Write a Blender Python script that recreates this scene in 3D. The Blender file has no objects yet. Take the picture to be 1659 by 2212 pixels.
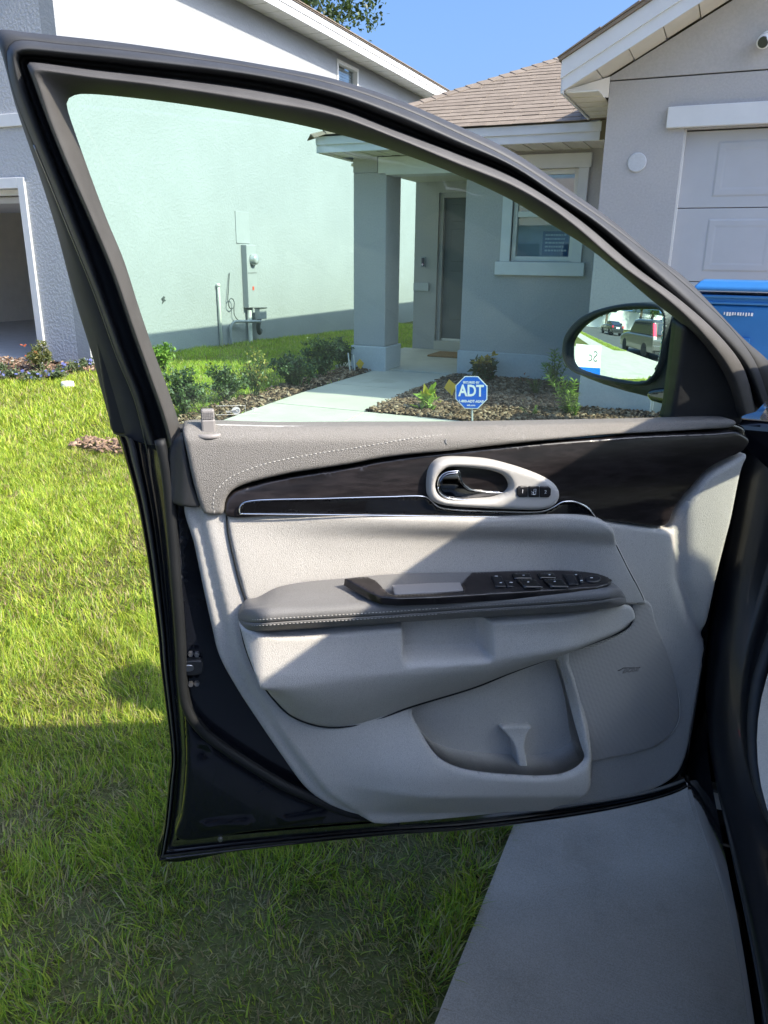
import bpy, bmesh, math, random
import numpy as np
from mathutils import Vector, Matrix
from mathutils.geometry import delaunay_2d_cdt

scene = bpy.context.scene
rad = math.radians
random.seed(7)
RNG = np.random.default_rng(11)

# ------------------------------------------------------------------ camera, sky, sun, exposure
CAM_H, YAW, PIT, ROL = 1.42, rad(23.4), rad(18.3), rad(0.7)
FH = np.array([-math.sin(YAW), math.cos(YAW), 0.0])
R0 = np.array([math.cos(YAW), math.sin(YAW), 0.0])
ZUP = np.array([0.0, 0.0, 1.0])
FW = FH * math.cos(PIT) - ZUP * math.sin(PIT)
U0 = FH * math.sin(PIT) + ZUP * math.cos(PIT)
CR = R0 * math.cos(ROL) + U0 * math.sin(ROL)
CU = U0 * math.cos(ROL) - R0 * math.sin(ROL)
CC = np.array([0.0, 0.0, CAM_H])
FPX, PCX, PCY = 0.751 * 2212, 829.5, 1106.0        # survey frame of 1659 x 2212

cam_data = bpy.data.cameras.new('camera')
cam_data.sensor_fit = 'VERTICAL'
cam_data.sensor_height = 36.0
cam_data.lens = 0.751 * 36.0
cam_data.clip_start = 0.05
cam_data.clip_end = 1500.0
cam = bpy.data.objects.new('camera', cam_data)
scene.collection.objects.link(cam)
cam.matrix_world = Matrix(((CR[0], CU[0], -FW[0], CC[0]), (CR[1], CU[1], -FW[1], CC[1]),
                           (CR[2], CU[2], -FW[2], CC[2]), (0, 0, 0, 1)))
scene.camera = cam

SUN_EL, SUN_AZ = rad(39.7), rad(-1.0)
SUN = np.array([math.cos(SUN_EL) * math.cos(SUN_AZ), math.cos(SUN_EL) * math.sin(SUN_AZ), math.sin(SUN_EL)])
world = bpy.data.worlds.new('World')
scene.world = world
world.use_nodes = True
wn = world.node_tree.nodes
sky = wn.new('ShaderNodeTexSky')
sky.sky_type = 'NISHITA'
sky.sun_disc = False
sky.sun_elevation = SUN_EL
sky.sun_rotation = math.atan2(SUN[0], SUN[1])
sky.altitude = 0.0
sky.air_density = 1.0
sky.dust_density = 5.5
sky.ozone_density = 10.0
world.node_tree.links.new(sky.outputs[0], wn['Background'].inputs[0])
wn['Background'].inputs[1].default_value = 0.15

sun_data = bpy.data.lights.new('sun', 'SUN')
sun_data.energy = 3.6
sun_data.angle = rad(0.53)
sun_data.color = (1.0, 0.905, 0.75)
sun = bpy.data.objects.new('sun', sun_data)
scene.collection.objects.link(sun)
sun.location = (30, -4, 25)
sun.rotation_euler = Vector(SUN).to_track_quat('Z', 'Y').to_euler()

scene.view_settings.view_transform = 'Standard'
scene.view_settings.look = 'None'
scene.view_settings.exposure = 1.2
scene.view_settings.gamma = 1.0
scene.view_settings.use_curve_mapping = False
scene.cycles.max_bounces = 10
scene.cycles.transparent_max_bounces = 24
scene.cycles.caustics_reflective = False
scene.cycles.caustics_refractive = False
scene.cycles.sample_clamp_indirect = 6.0

# ------------------------------------------------------------------ survey helpers: sight lines to points of the place
def ray(x, y):
    return FW + CR * ((x - PCX) / FPX) + CU * ((PCY - y) / FPX)
def hit(x, y, n, d):
    r = ray(x, y); n = np.asarray(n, float)
    return CC + r * ((d - n @ CC) / (n @ r))
def on_y(x, y, Y): return hit(x, y, (0, 1, 0), Y)
def on_x(x, y, X): return hit(x, y, (1, 0, 0), X)
def on_z(x, y, Z): return hit(x, y, (0, 0, 1), Z)
def sstep(a, b, v):
    t = np.clip((v - a) / (b - a), 0, 1); return t * t * (3 - 2 * t)
def ground_z(x, y):
    x = np.asarray(x, float); y = np.asarray(y, float)
    z = 0.13 * sstep(1.8, 7.2, y) - 0.14 * sstep(9.0, 16.0, y) - 0.10 * sstep(0.5, -4.0, y)
    z = z + 0.05 * np.exp(-((x + 5.6) ** 2) / 0.9 - ((y - 8.6) ** 2) / 2.0)
    return z
def on_ground(x, y):
    z = 0.05
    for _ in range(6):
        p = on_z(x, y, z); z = float(ground_z(p[0], p[1]))
    return p
class Plane:
    def __init__(s, o, ex, ey, en):
        s.o, s.ex, s.ey, s.en = [np.asarray(v, float) for v in (o, ex, ey, en)]
    def p(s, x, y, w=0.0):
        return hit(x, y, s.en, s.en @ s.o + w)
    def uv(s, x, y, w=0.0):
        d = s.p(x, y, w) - s.o; return np.array([d @ s.ex, d @ s.ey])
    def xyz(s, u, v, w=0.0):
        return s.o + s.ex * u + s.ey * v + s.en * w
    def xyza(s, uv, w):
        return s.o + uv[:, :1] * s.ex + uv[:, 1:2] * s.ey + np.asarray(w)[:, None] * s.en
    def pix(s, uv, w):
        d = s.xyza(uv, w) - CC; k = d @ FW
        return np.stack([PCX + FPX * (d @ CR) / k, PCY - FPX * (d @ CU) / k], 1)

# ------------------------------------------------------------------ object helpers
COL = scene.collection
def link(o, parent=None):
    COL.objects.link(o)
    if parent is not None:
        o.parent = parent
        o.matrix_parent_inverse = parent.matrix_basis.inverted() if parent.parent is None else (parent_world(parent)).inverted()
    return o
def parent_world(o):
    m = o.matrix_basis.copy()
    if o.parent is not None:
        m = parent_world(o.parent) @ o.matrix_parent_inverse @ m
    return m
def tag(o, label=None, cat=None, group=None, kind=None):
    if label: o['label'] = label
    if cat: o['category'] = cat
    if group: o['group'] = group
    if kind: o['kind'] = kind
    return o
def empty(name, loc, label, cat, group=None):
    o = bpy.data.objects.new(name, None)
    o.location = loc; o.empty_display_size = 0.1
    COL.objects.link(o)
    return tag(o, label, cat, group)
def mesh_obj(name, verts, faces, mat, parent=None, smooth=False):
    me = bpy.data.meshes.new(name)
    me.from_pydata([tuple(v) for v in verts], [], [tuple(f) for f in faces])
    me.update()
    if smooth: me.shade_smooth()
    me.materials.append(mat)
    return link(bpy.data.objects.new(name, me), parent)
def np_mesh(name, V, F, mat, parent=None, cols=None, smooth=False):
    """V (n,3), F (m,k) with k constant; cols per-face rgb"""
    V = np.asarray(V, np.float32); F = np.asarray(F, np.int32); k = F.shape[1]
    me = bpy.data.meshes.new(name)
    me.vertices.add(len(V)); me.vertices.foreach_set('co', V.ravel())
    me.loops.add(F.size); me.loops.foreach_set('vertex_index', F.ravel())
    me.polygons.add(len(F)); me.polygons.foreach_set('loop_start', np.arange(0, F.size, k, dtype=np.int32))
    me.update(calc_edges=True)
    if cols is not None:
        a = me.color_attributes.new('tone', 'FLOAT_COLOR', 'CORNER')
        c = np.repeat(np.concatenate([cols, np.ones((len(cols), 1))], 1), k, 0).astype(np.float32)
        a.data.foreach_set('color', c.ravel())
    if smooth: me.shade_smooth()
    me.materials.append(mat)
    return link(bpy.data.objects.new(name, me), parent)
class MB:
    """collects simple solids into one mesh"""
    def __init__(s): s.v, s.f = [], []
    def add(s, v, f):
        b = len(s.v); s.v += [tuple(p) for p in v]; s.f += [tuple(i + b for i in q) for q in f]; return s
    def box(s, x0, x1, y0, y1, z0, z1):
        return s.add([(x0, y0, z0), (x1, y0, z0), (x1, y1, z0), (x0, y1, z0), (x0, y0, z1), (x1, y0, z1), (x1, y1, z1), (x0, y1, z1)],
                     [(0, 3, 2, 1), (4, 5, 6, 7), (0, 1, 5, 4), (1, 2, 6, 5), (2, 3, 7, 6), (3, 0, 4, 7)])
    def prism(s, poly, d):
        n = len(poly); d = np.asarray(d, float)
        v = [np.asarray(p, float) for p in poly]; v = v + [p + d for p in v]
        return s.add(v, [tuple(range(n))[::-1], tuple(range(n, 2 * n))] + [(i, (i + 1) % n, n + (i + 1) % n, n + i) for i in range(n)])
    def tube(s, path, r, seg=10, cap=True):
        path = np.asarray(path, float); m = len(path)
        rr = np.broadcast_to(np.asarray(r, float), (m,))
        t = np.gradient(path, axis=0); t /= np.linalg.norm(t, axis=1)[:, None] + 1e-12
        ref = np.array([0, 0, 1.0]) if abs(t[0][2]) < 0.9 else np.array([1.0, 0, 0])
        a = np.cross(t[0], ref); a /= np.linalg.norm(a); rings = []
        for i in range(m):
            a = a - t[i] * (a @ t[i]); a /= np.linalg.norm(a); b = np.cross(t[i], a)
            rings.append([path[i] + rr[i] * (math.cos(q) * a + math.sin(q) * b) for q in np.linspace(0, 2 * math.pi, seg, endpoint=False)])
        v = [p for r_ in rings for p in r_]; f = []
        for i in range(m - 1):
            for j in range(seg):
                f.append((i * seg + j, i * seg + (j + 1) % seg, (i + 1) * seg + (j + 1) % seg, (i + 1) * seg + j))
        if cap: f += [tuple(range(seg))[::-1], tuple(range((m - 1) * seg, m * seg))]
        return s.add(v, f)
    def lathe(s, prof, c, seg=24, axis=2):
        v, f = [], []
        for r, h in prof:
            for q in np.linspace(0, 2 * math.pi, seg, endpoint=False):
                p = [r * math.cos(q), r * math.sin(q), h]
                if axis == 0: p = [p[2], p[0], p[1]]
                if axis == 1: p = [p[1], p[2], p[0]]
                v.append((c[0] + p[0], c[1] + p[1], c[2] + p[2]))
        n = len(prof)
        for i in range(n - 1):
            for j in range(seg):
                f.append((i * seg + j, i * seg + (j + 1) % seg, (i + 1) * seg + (j + 1) % seg, (i + 1) * seg + j))
        f += [tuple(range(seg))[::-1], tuple(range((n - 1) * seg, n * seg))]
        return s.add(v, f)
    def obj(s, name, mat, parent=None, bevel=0.0, smooth=False, seg=2):
        o = mesh_obj(name, s.v, s.f, mat, parent, smooth)
        if bevel:
            m = o.modifiers.new('bevel', 'BEVEL'); m.width = bevel; m.segments = seg; m.limit_method = 'ANGLE'; m.angle_limit = rad(35)
            m.harden_normals = False
        return o
def box_obj(name, mat, parent, x0, x1, y0, y1, z0, z1, bevel=0.0):
    return MB().box(x0, x1, y0, y1, z0, z1).obj(name, mat, parent, bevel)

def catmull(pts, n, closed=False):
    P = np.asarray(pts, float)
    if closed: P = np.vstack([P[-1], P, P[0], P[1]])
    else: P = np.vstack([2 * P[0] - P[1], P, 2 * P[-1] - P[-2]])
    out = []
    for i in range(1, len(P) - 2):
        p0, p1, p2, p3 = P[i - 1], P[i], P[i + 1], P[i + 2]
        t0 = 0; t1 = np.linalg.norm(p1 - p0) ** .5 + 1e-9; t2 = t1 + np.linalg.norm(p2 - p1) ** .5 + 1e-9; t3 = t2 + np.linalg.norm(p3 - p2) ** .5 + 1e-9
        t = np.linspace(t1, t2, 12, endpoint=False)[:, None]
        a1 = (t1 - t) / t1 * p0 + t / t1 * p1; a2 = (t2 - t) / (t2 - t1) * p1 + (t - t1) / (t2 - t1) * p2
        a3 = (t3 - t) / (t3 - t2) * p2 + (t - t2) / (t3 - t2) * p3
        b1 = (t2 - t) / t2 * a1 + t / t2 * a2; b2 = (t3 - t) / (t3 - t1) * a2 + (t - t1) / (t3 - t1) * a3
        out.append((t2 - t) / (t2 - t1) * b1 + (t - t1) / (t2 - t1) * b2)
    out = np.vstack(out + ([] if closed else [P[-2][None]]))
    return resample(out, n, closed)
def resample(P, n, closed=False):
    Q = np.vstack([P, P[:1]]) if closed else P
    s = np.concatenate([[0], np.cumsum(np.linalg.norm(np.diff(Q, axis=0), axis=1))])
    t = np.linspace(0, s[-1], n, endpoint=not closed)
    return np.stack([np.interp(t, s, Q[:, k]) for k in range(Q.shape[1])], 1)
def loft(name, curves, mat, parent=None, smooth=True, flip=False):
    m = len(curves); n = len(curves[0]); v = [p for c in curves for p in c]; f = []
    for i in range(m - 1):
        for j in range(n - 1):
            q = (i * n + j, i * n + j + 1, (i + 1) * n + j + 1, (i + 1) * n + j)
            f.append(q[::-1] if flip else q)
    return mesh_obj(name, v, f, mat, parent, smooth)
def inside(P, poly):
    x, y = P[:, 0], P[:, 1]; c = np.zeros(len(P), bool); j = len(poly) - 1
    for i in range(len(poly)):
        xi, yi = poly[i]; xj, yj = poly[j]
        if yi != yj:
            c ^= ((yi > y) != (yj > y)) & (x < (xj - xi) * (y - yi) / (yj - yi) + xi)
        j = i
    return c
def bdist(P, poly):
    d = np.full(len(P), 1e9)
    for i in range(len(poly)):
        a = poly[i]; b = poly[(i + 1) % len(poly)]; ab = b - a
        t = np.clip(((P - a) @ ab) / (ab @ ab + 1e-15), 0, 1)
        d = np.minimum(d, np.linalg.norm(P - a - t[:, None] * ab, axis=1))
    return d
def plate(name, pl, outline, w0, mat, parent, wfun=None, bevel=0.005, depth=0.02, res=0.009, holes=(), corners=False, hole_depth=0.0):
    """a pressed panel on plane pl: outline (sight lines) at offset w0, rounded rim, surface w0 + wfun(px, py)"""
    def ring(ol):
        a = np.array([pl.uv(x, y, w0) for x, y in ol])
        if corners:
            L_ = np.linalg.norm(np.diff(np.vstack([a, a[:1]]), axis=0), axis=1)
            return np.vstack([a[i] + (a[(i + 1) % len(a)] - a[i]) * np.linspace(0, 1, max(1, int(L_[i] / res)), endpoint=False)[:, None] for i in range(len(a))])
        c = catmull(a, 400, True); per = np.linalg.norm(np.diff(c, axis=0), axis=1).sum()
        return resample(c, max(24, int(per / (res * .8))), True)
    rings = [ring(outline)] + [ring(h) for h in holes]
    B = rings[0]
    if ((B[:, 0] * np.roll(B[:, 1], -1)) - (np.roll(B[:, 0], -1) * B[:, 1])).sum() < 0: rings[0] = B = B[::-1].copy()
    lo, hi = B.min(0), B.max(0)
    gx, gy = np.meshgrid(np.arange(lo[0], hi[0], res), np.arange(lo[1], hi[1], res * .87))
    gx = gx + (np.arange(gx.shape[0]) % 2)[:, None] * res * .5
    P = np.stack([gx.ravel(), gy.ravel()], 1)
    extra = []
    for k, Rg in enumerate(rings):
        tn = np.roll(Rg, -1, 0) - np.roll(Rg, 1, 0); tn /= np.linalg.norm(tn, axis=1)[:, None] + 1e-12
        nn = np.stack([-tn[:, 1], tn[:, 0]], 1)
        for q in (0.12, 0.35, 0.7, 1.05):
            for sg in (1, -1): extra.append(Rg + sg * nn * bevel * q)
    if bevel > 0: P = np.vstack([P] + extra)
    ok = inside(P, B)
    for h in rings[1:]: ok &= ~inside(P, h)
    P = P[ok]; d = bdist(P, B)
    for h in rings[1:]: d = np.minimum(d, bdist(P, h))
    P = P[d > min(bevel * .1, .0006) if bevel > 0 else d > res * .3]
    allp = np.vstack(rings + [P]); edges = []; b = 0
    for Rg in rings:
        m = len(Rg); edges += [(b + i, b + (i + 1) % m) for i in range(m)]; b += m
    V, _, Fc, *_ = delaunay_2d_cdt([Vector(p) for p in allp], edges, [], 0, 1e-6)
    V = np.array([tuple(p) for p in V]); Fc = np.array([tuple(f) for f in Fc if len(f) == 3])
    cen = V[Fc].mean(1); ok = inside(cen, B)
    for h in rings[1:]: ok &= ~inside(cen, h)
    Fc = Fc[ok]
    d = bdist(V, B)
    for h in rings[1:]: d = np.minimum(d, bdist(V, h))
    dd = np.clip(bevel - d, 0, None)
    w = w0 - (bevel - np.sqrt(np.maximum(bevel * bevel - dd * dd, 0)))
    if wfun is not None:
        px = pl.pix(V, np.full(len(V), w0)); w = w + wfun(px[:, 0], px[:, 1])
    XYZ = pl.xyza(V, w); verts = [tuple(p) for p in XYZ]; faces = [tuple(f) for f in Fc]
    for k, Rg in enumerate(rings):
        dp = depth if k == 0 else hole_depth
        if dp <= 0: continue
        idx = []
        for p in Rg:
            i = int(np.argmin(((V - p) ** 2).sum(1))); idx.append(i)
        s = len(verts)
        for i in idx: verts.append(tuple(XYZ[i] - pl.en * dp))
        m = len(idx)
        for i in range(m):
            faces.append((idx[i], s + i, s + (i + 1) % m, idx[(i + 1) % m]))
    o = mesh_obj(name, verts, faces, mat, parent, True)
    return o
def stitch_mesh(name, path, nrm, mat, parent, ln=0.0042, gap=0.0022, wd=0.0012, h=0.0012):
    path = np.asarray(path, float)
    s = np.concatenate([[0], np.cumsum(np.linalg.norm(np.diff(path, axis=0), axis=1))])
    mb = MB(); t = 0.0; nrm = np.asarray(nrm)
    while t + ln < s[-1]:
        a, b = [np.array([np.interp(q, s, path[:, k]) for k in range(3)]) for q in (t, t + ln)]
        d = (b - a) / ln; sd = np.cross(d, nrm) * wd * .5
        m_ = (a + b) / 2
        mb.add([a - sd, a + sd, b + sd, b - sd, m_ - sd * .8 + nrm * h, m_ + sd * .8 + nrm * h], [(0, 1, 5, 4), (2, 3, 4, 5), (1, 2, 5), (3, 0, 4)])
        t += ln + gap
    return mb.obj(name, mat, parent)
def text_mesh(name, s, size, mat, parent, o, ex, ey, ext=0.0005, align='CENTER', shear=0.0, bold=0.0, sx=1.0):
    cu = bpy.data.curves.new(name, 'FONT'); cu.body = s; cu.size = size; cu.extrude = ext; cu.align_x = align; cu.align_y = 'CENTER'
    cu.shear = shear; cu.offset = bold; cu.resolution_u = 3
    t = bpy.data.objects.new('tmp', cu); COL.objects.link(t)
    me = bpy.data.meshes.new_from_object(t.evaluated_get(bpy.context.evaluated_depsgraph_get()))
    bpy.data.objects.remove(t); bpy.data.curves.remove(cu)
    ex, ey, o = [np.asarray(q, float) for q in (ex, ey, o)]; ez = np.cross(ex, ey)
    for v in me.vertices:
        p = o + ex * v.co.x * sx + ey * v.co.y + ez * v.co.z; v.co = p
    me.materials.clear(); me.materials.append(mat); me.name = name
    return link(bpy.data.objects.new(name, me), parent)

# ------------------------------------------------------------------ materials
def new_mat(name):
    m = bpy.data.materials.new(name); m.use_nodes = True
    return m, m.node_tree.nodes, m.node_tree.links, m.node_tree.nodes['Principled BSDF']
def coords(N, L_, kind='Object', scale=(1, 1, 1)):
    tc = N.new('ShaderNodeTexCoord'); mp = N.new('ShaderNodeMapping'); mp.inputs['Scale'].default_value = scale
    L_.new(tc.outputs[kind], mp.inputs[0]); return mp.outputs[0]
def noise(N, L_, vec, scale, detail=4, rough=.55):
    n = N.new('ShaderNodeTexNoise'); n.inputs['Scale'].default_value = scale; n.inputs['Detail'].default_value = detail; n.inputs['Roughness'].default_value = rough
    L_.new(vec, n.inputs['Vector']); return n.outputs['Fac']
def ramp(N, L_, fac, stops):
    r = N.new('ShaderNodeValToRGB'); e = r.color_ramp.elements
    while len(e) < len(stops): e.new(0.5)
    for i, (p, c) in enumerate(stops):
        e[i].position = p; e[i].color = (*c, 1) if len(c) == 3 else c
    L_.new(fac, r.inputs[0]); return r.outputs[0]
def mixc(N, L_, fac, a, b, mode='MIX'):
    m = N.new('ShaderNodeMix'); m.data_type = 'RGBA'; m.blend_type = mode
    for s, v in ((m.inputs[0], fac), (m.inputs[6], a), (m.inputs[7], b)):
        if isinstance(v, (int, float)): s.default_value = v
        elif isinstance(v, tuple): s.default_value = (*v, 1) if len(v) == 3 else v
        else: L_.new(v, s)
    return m.outputs[2]
def bump(N, L_, bs, h, strength, dist, prev=None):
    b = N.new('ShaderNodeBump'); b.inputs['Strength'].default_value = strength; b.inputs['Distance'].default_value = dist
    L_.new(h, b.inputs['Height'])
    if prev is not None: L_.new(prev, b.inputs['Normal'])
    L_.new(b.outputs[0], bs.inputs['Normal']); return b.outputs[0]
def sc(c, k): return tuple(min(1, v * k) for v in c)
def basic(name, col, rough=.6, metal=0.0, var=0.12, vscale=6.0, bscale=0, bstr=0.3, bdist=0.002, coat=0.0, spec=0.5, rvar=0.0, dirt=None):
    m, N, L_, bs = new_mat(name)
    v = coords(N, L_)
    c = ramp(N, L_, noise(N, L_, v, vscale, 6), [(0.3, sc(col, 1 - var)), (0.7, sc(col, 1 + var))])
    if dirt:
        dk = ramp(N, L_, noise(N, L_, v, dirt[1], 5), [(dirt[2], (0, 0, 0)), (dirt[2] + .18, (1, 1, 1))])
        c = mixc(N, L_, dk, c, dirt[0])
    L_.new(c, bs.inputs['Base Color'])
    bs.inputs['Roughness'].default_value = rough; bs.inputs['Metallic'].default_value = metal
    bs.inputs['Coat Weight'].default_value = coat; bs.inputs['Specular IOR Level'].default_value = spec
    if rvar:
        rr = ramp(N, L_, noise(N, L_, v, vscale * 2.3, 5), [(.3, (rough - rvar,) * 3), (.7, (rough + rvar,) * 3)])
        L_.new(rr, bs.inputs['Roughness'])
    if bscale: bump(N, L_, bs, noise(N, L_, v, bscale, 3), bstr, bdist)
    return m
def stucco(name, col, big, fine, bs_big, bs_fine, stain=.06):
    m, N, L_, bs = new_mat(name)
    v = coords(N, L_)
    c = ramp(N, L_, noise(N, L_, v, .9, 6, .6), [(0.3, sc(col, 1 - stain)), (0.7, sc(col, 1 + stain))])
    c = mixc(N, L_, 0.25, c, ramp(N, L_, noise(N, L_, v, 60, 3), [(.35, sc(col, .8)), (.65, sc(col, 1.15))]))
    L_.new(c, bs.inputs['Base Color']); bs.inputs['Roughness'].default_value = .85; bs.inputs['Specular IOR Level'].default_value = .25
    b1 = N.new('ShaderNodeBump'); b1.inputs['Strength'].default_value = bs_big; b1.inputs['Distance'].default_value = .012
    h = ramp(N, L_, noise(N, L_, v, big, 2, .5), [(.42, (0, 0, 0)), (.6, (1, 1, 1))]); L_.new(h, b1.inputs['Height'])
    b2 = N.new('ShaderNodeBump'); b2.inputs['Strength'].default_value = bs_fine; b2.inputs['Distance'].default_value = .003
    L_.new(noise(N, L_, v, fine, 4), b2.inputs['Height']); L_.new(b1.outputs[0], b2.inputs['Normal']); L_.new(b2.outputs[0], bs.inputs['Normal'])
    return m
def attr_mat(name, rough=.6, trans=0.0, spec=.3, gain=1.0):
    m, N, L_, bs = new_mat(name)
    a = N.new('ShaderNodeAttribute'); a.attribute_name = 'tone'
    c = mixc(N, L_, 1.0, a.outputs['Color'], (gain, gain, gain), 'MULTIPLY')
    L_.new(c, bs.inputs['Base Color']); bs.inputs['Roughness'].default_value = rough; bs.inputs['Specular IOR Level'].default_value = spec
    if trans:
        t = N.new('ShaderNodeBsdfTranslucent'); mx = N.new('ShaderNodeMixShader'); mx.inputs[0].default_value = trans
        L_.new(mixc(N, L_, 1.0, c, (1.15, 1.25, .6), 'MULTIPLY'), t.inputs[0])
        L_.new(bs.outputs[0], mx.inputs[1]); L_.new(t.outputs[0], mx.inputs[2]); L_.new(mx.outputs[0], N['Material Output'].inputs[0])
    return m
def glass_mat(name, tint, ior=1.45, rough=0.0, dust=0.0, dustcol=(.8, .85, .82)):
    m, N, L_, bs = new_mat(name)
    N.remove(bs)
    tr = N.new('ShaderNodeBsdfTransparent'); tr.inputs[0].default_value = (*tint, 1)
    gl = N.new('ShaderNodeBsdfGlossy'); gl.inputs['Roughness'].default_value = rough
    lw = N.new('ShaderNodeLayerWeight'); lw.inputs[0].default_value = .5
    pw = N.new('ShaderNodeMath'); pw.operation = 'POWER'; pw.inputs[1].default_value = 5; L_.new(lw.outputs['Facing'], pw.inputs[0])
    fr = N.new('ShaderNodeMath'); fr.operation = 'MULTIPLY_ADD'; fr.inputs[1].default_value = .9; fr.inputs[2].default_value = .04; L_.new(pw.outputs[0], fr.inputs[0])
    mx = N.new('ShaderNodeMixShader'); L_.new(fr.outputs[0], mx.inputs[0]); L_.new(tr.outputs[0], mx.inputs[1]); L_.new(gl.outputs[0], mx.inputs[2])
    out = mx
    if dust:
        df = N.new('ShaderNodeBsdfDiffuse'); df.inputs[0].default_value = (*dustcol, 1)
        m2 = N.new('ShaderNodeMixShader'); v = coords(N, L_)
        k = ramp(N, L_, noise(N, L_, v, 5, 7, .7), [(.38, (dust * .45,) * 3), (.72, (dust * 2.0,) * 3)])
        vo = N.new('ShaderNodeTexVoronoi'); vo.inputs['Scale'].default_value = 55; L_.new(v, vo.inputs['Vector'])
        sp = ramp(N, L_, vo.outputs['Distance'], [(.05, (.05, .05, .05)), (.09, (0, 0, 0))])
        L_.new(mixc(N, L_, 1.0, k, sp, 'ADD'), m2.inputs[0])
        L_.new(mx.outputs[0], m2.inputs[1]); L_.new(df.outputs[0], m2.inputs[2]); out = m2
    L_.new(out.outputs[0], N['Material Output'].inputs[0])
    return m
def leather(name, col, rough=.55, scale=420, strength=.35):
    m, N, L_, bs = new_mat(name)
    v = coords(N, L_)
    c = ramp(N, L_, noise(N, L_, v, 7, 5), [(0.3, sc(col, .93)), (0.7, sc(col, 1.05))])
    vo = N.new('ShaderNodeTexVoronoi'); vo.feature = 'DISTANCE_TO_EDGE'; vo.inputs['Scale'].default_value = scale; vo.inputs['Randomness'].default_value = 1
    nv = N.new('ShaderNodeMix'); nv.data_type = 'VECTOR'; nv.inputs[0].default_value = .004
    nz = N.new('ShaderNodeTexNoise'); nz.inputs['Scale'].default_value = 90; L_.new(v, nz.inputs[0])
    L_.new(v, nv.inputs[4]); L_.new(nz.outputs['Color'], nv.inputs[5]); L_.new(nv.outputs[1], vo.inputs['Vector'])
    h = ramp(N, L_, vo.outputs['Distance'], [(0, (0, 0, 0)), (.22, (1, 1, 1))])
    L_.new(mixc(N, L_, .25, c, mixc(N, L_, 1.0, c, h, 'MULTIPLY')), bs.inputs['Base Color'])
    bs.inputs['Roughness'].default_value = rough; bs.inputs['Specular IOR Level'].default_value = .4
    bump(N, L_, bs, h, strength, .0012)
    return m

M = {}
def broom_concrete():
    m, N, L_, bs = new_mat('concrete'); v = coords(N, L_)
    a = ramp(N, L_, noise(N, L_, v, 1.9, 8, .68), [(.30, (.37, .30, .215)), (.5, (.53, .435, .325)), (.72, (.65, .54, .415))])
    a = mixc(N, L_, .32, a, ramp(N, L_, noise(N, L_, v, 380, 3, .75), [(.36, (.24, .205, .165)), (.5, (.50, .44, .365)), (.66, (.72, .645, .55))]))
    st = ramp(N, L_, noise(N, L_, v, 4.2, 4), [(.60, (0, 0, 0)), (.74, (.55, .55, .55))]); a = mixc(N, L_, st, a, (.33, .26, .18))
    L_.new(a, bs.inputs['Base Color']); bs.inputs['Roughness'].default_value = .9; bs.inputs['Specular IOR Level'].default_value = .2
    mp = N.new('ShaderNodeMapping'); mp.inputs['Scale'].default_value = (9, 190, 9); mp.inputs['Rotation'].default_value = (0, 0, .06); L_.new(v, mp.inputs[0])
    b = bump(N, L_, bs, noise(N, L_, mp.outputs[0], 1.0, 4), .6, .003)
    bump(N, L_, bs, noise(N, L_, v, 420, 3), .3, .0015, b); return m
M['concrete'] = broom_concrete()
M['walk'] = basic('walk_concrete', (.54, .505, .44), .88, var=.08, vscale=2.5, bscale=110, bstr=.25, bdist=.003, dirt=((.40, .37, .31), 1.7, .60), spec=.25)
M['asphalt'] = basic('asphalt', (.10, .10, .10), .9, var=.15, vscale=3, bscale=150, bstr=.4, bdist=.004)
M['kerb'] = basic('kerb_concrete', (.5, .49, .46), .9, var=.1)
M['stucco_house'] = stucco('stucco_house', (.44, .425, .415), 55, 240, .07, .40)
M['stucco_light'] = stucco('stucco_light', (.54, .55, .56), 55, 240, .06, .35)
M['stucco_white'] = stucco('stucco_white', (.33, .345, .355), 34, 170, .20, .30, .07)
M['stucco_relief'] = stucco('stucco_relief', (.44, .455, .475), 30, 150, .55, .35, .05)
M['trim_white'] = basic('trim_white', (.66, .665, .66), .55, var=.04, bscale=160, bstr=.12)
M['vinyl'] = basic('vinyl_white', (.72, .71, .66), .5, var=.04)
M['soffit'] = basic('soffit_vinyl', (.66, .62, .53), .6, var=.05)
M['groove'] = basic('groove_dark', (.10, .10, .10), .9)
M['garage_door'] = basic('garage_door_steel', (.47, .47, .475), .5, var=.03, bscale=240, bstr=.12)
M['door_paint'] = basic('door_paint', (.11, .12, .12), .45, var=.05)
M['interior'] = basic('interior_beige', (.82, .78, .70), .85, var=.05)
M['floor_grey'] = basic('garage_floor', (.48, .48, .48), .7, var=.1)
M['cardboard'] = basic('cardboard', (.19, .13, .10), .9)
M['chrome'] = basic('chrome', (.86, .87, .89), .07, 1.0, var=.01)
M['dark_chrome'] = basic('dark_chrome', (.16, .16, .17), .08, 1.0, var=.02)
M['mirror'] = basic('mirror_silver', (.88, .93, .90), .0, 1.0, var=.004)
M['paint_black'] = basic('car_paint_black', (.006, .007, .011), .12, coat=1.0, var=.2, vscale=3)
M['paint_inner'] = basic('door_inner_paint', (.007, .008, .012), .22, coat=.5, var=.2, vscale=8, rvar=.06)
M['rubber'] = basic('rubber_seal', (.040, .041, .043), .58, var=.15, vscale=25, bscale=300, bstr=.12, bdist=.001, spec=.45)
M['seal_black'] = basic('seal_black', (.011, .012, .013), .6, var=.15, vscale=25, spec=.35)
M['black_plastic'] = basic('black_plastic', (.026, .027, .029), .5, var=.12, vscale=20, bscale=700, bstr=.25, bdist=.0006)
M['housing'] = basic('mirror_housing_plastic', (.022, .024, .026), .46, var=.12, vscale=15, bscale=420, bstr=.55, bdist=.0012)
M['gloss_black'] = basic('piano_black', (.006, .006, .007), .06, coat=1.0, var=.1)
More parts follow.
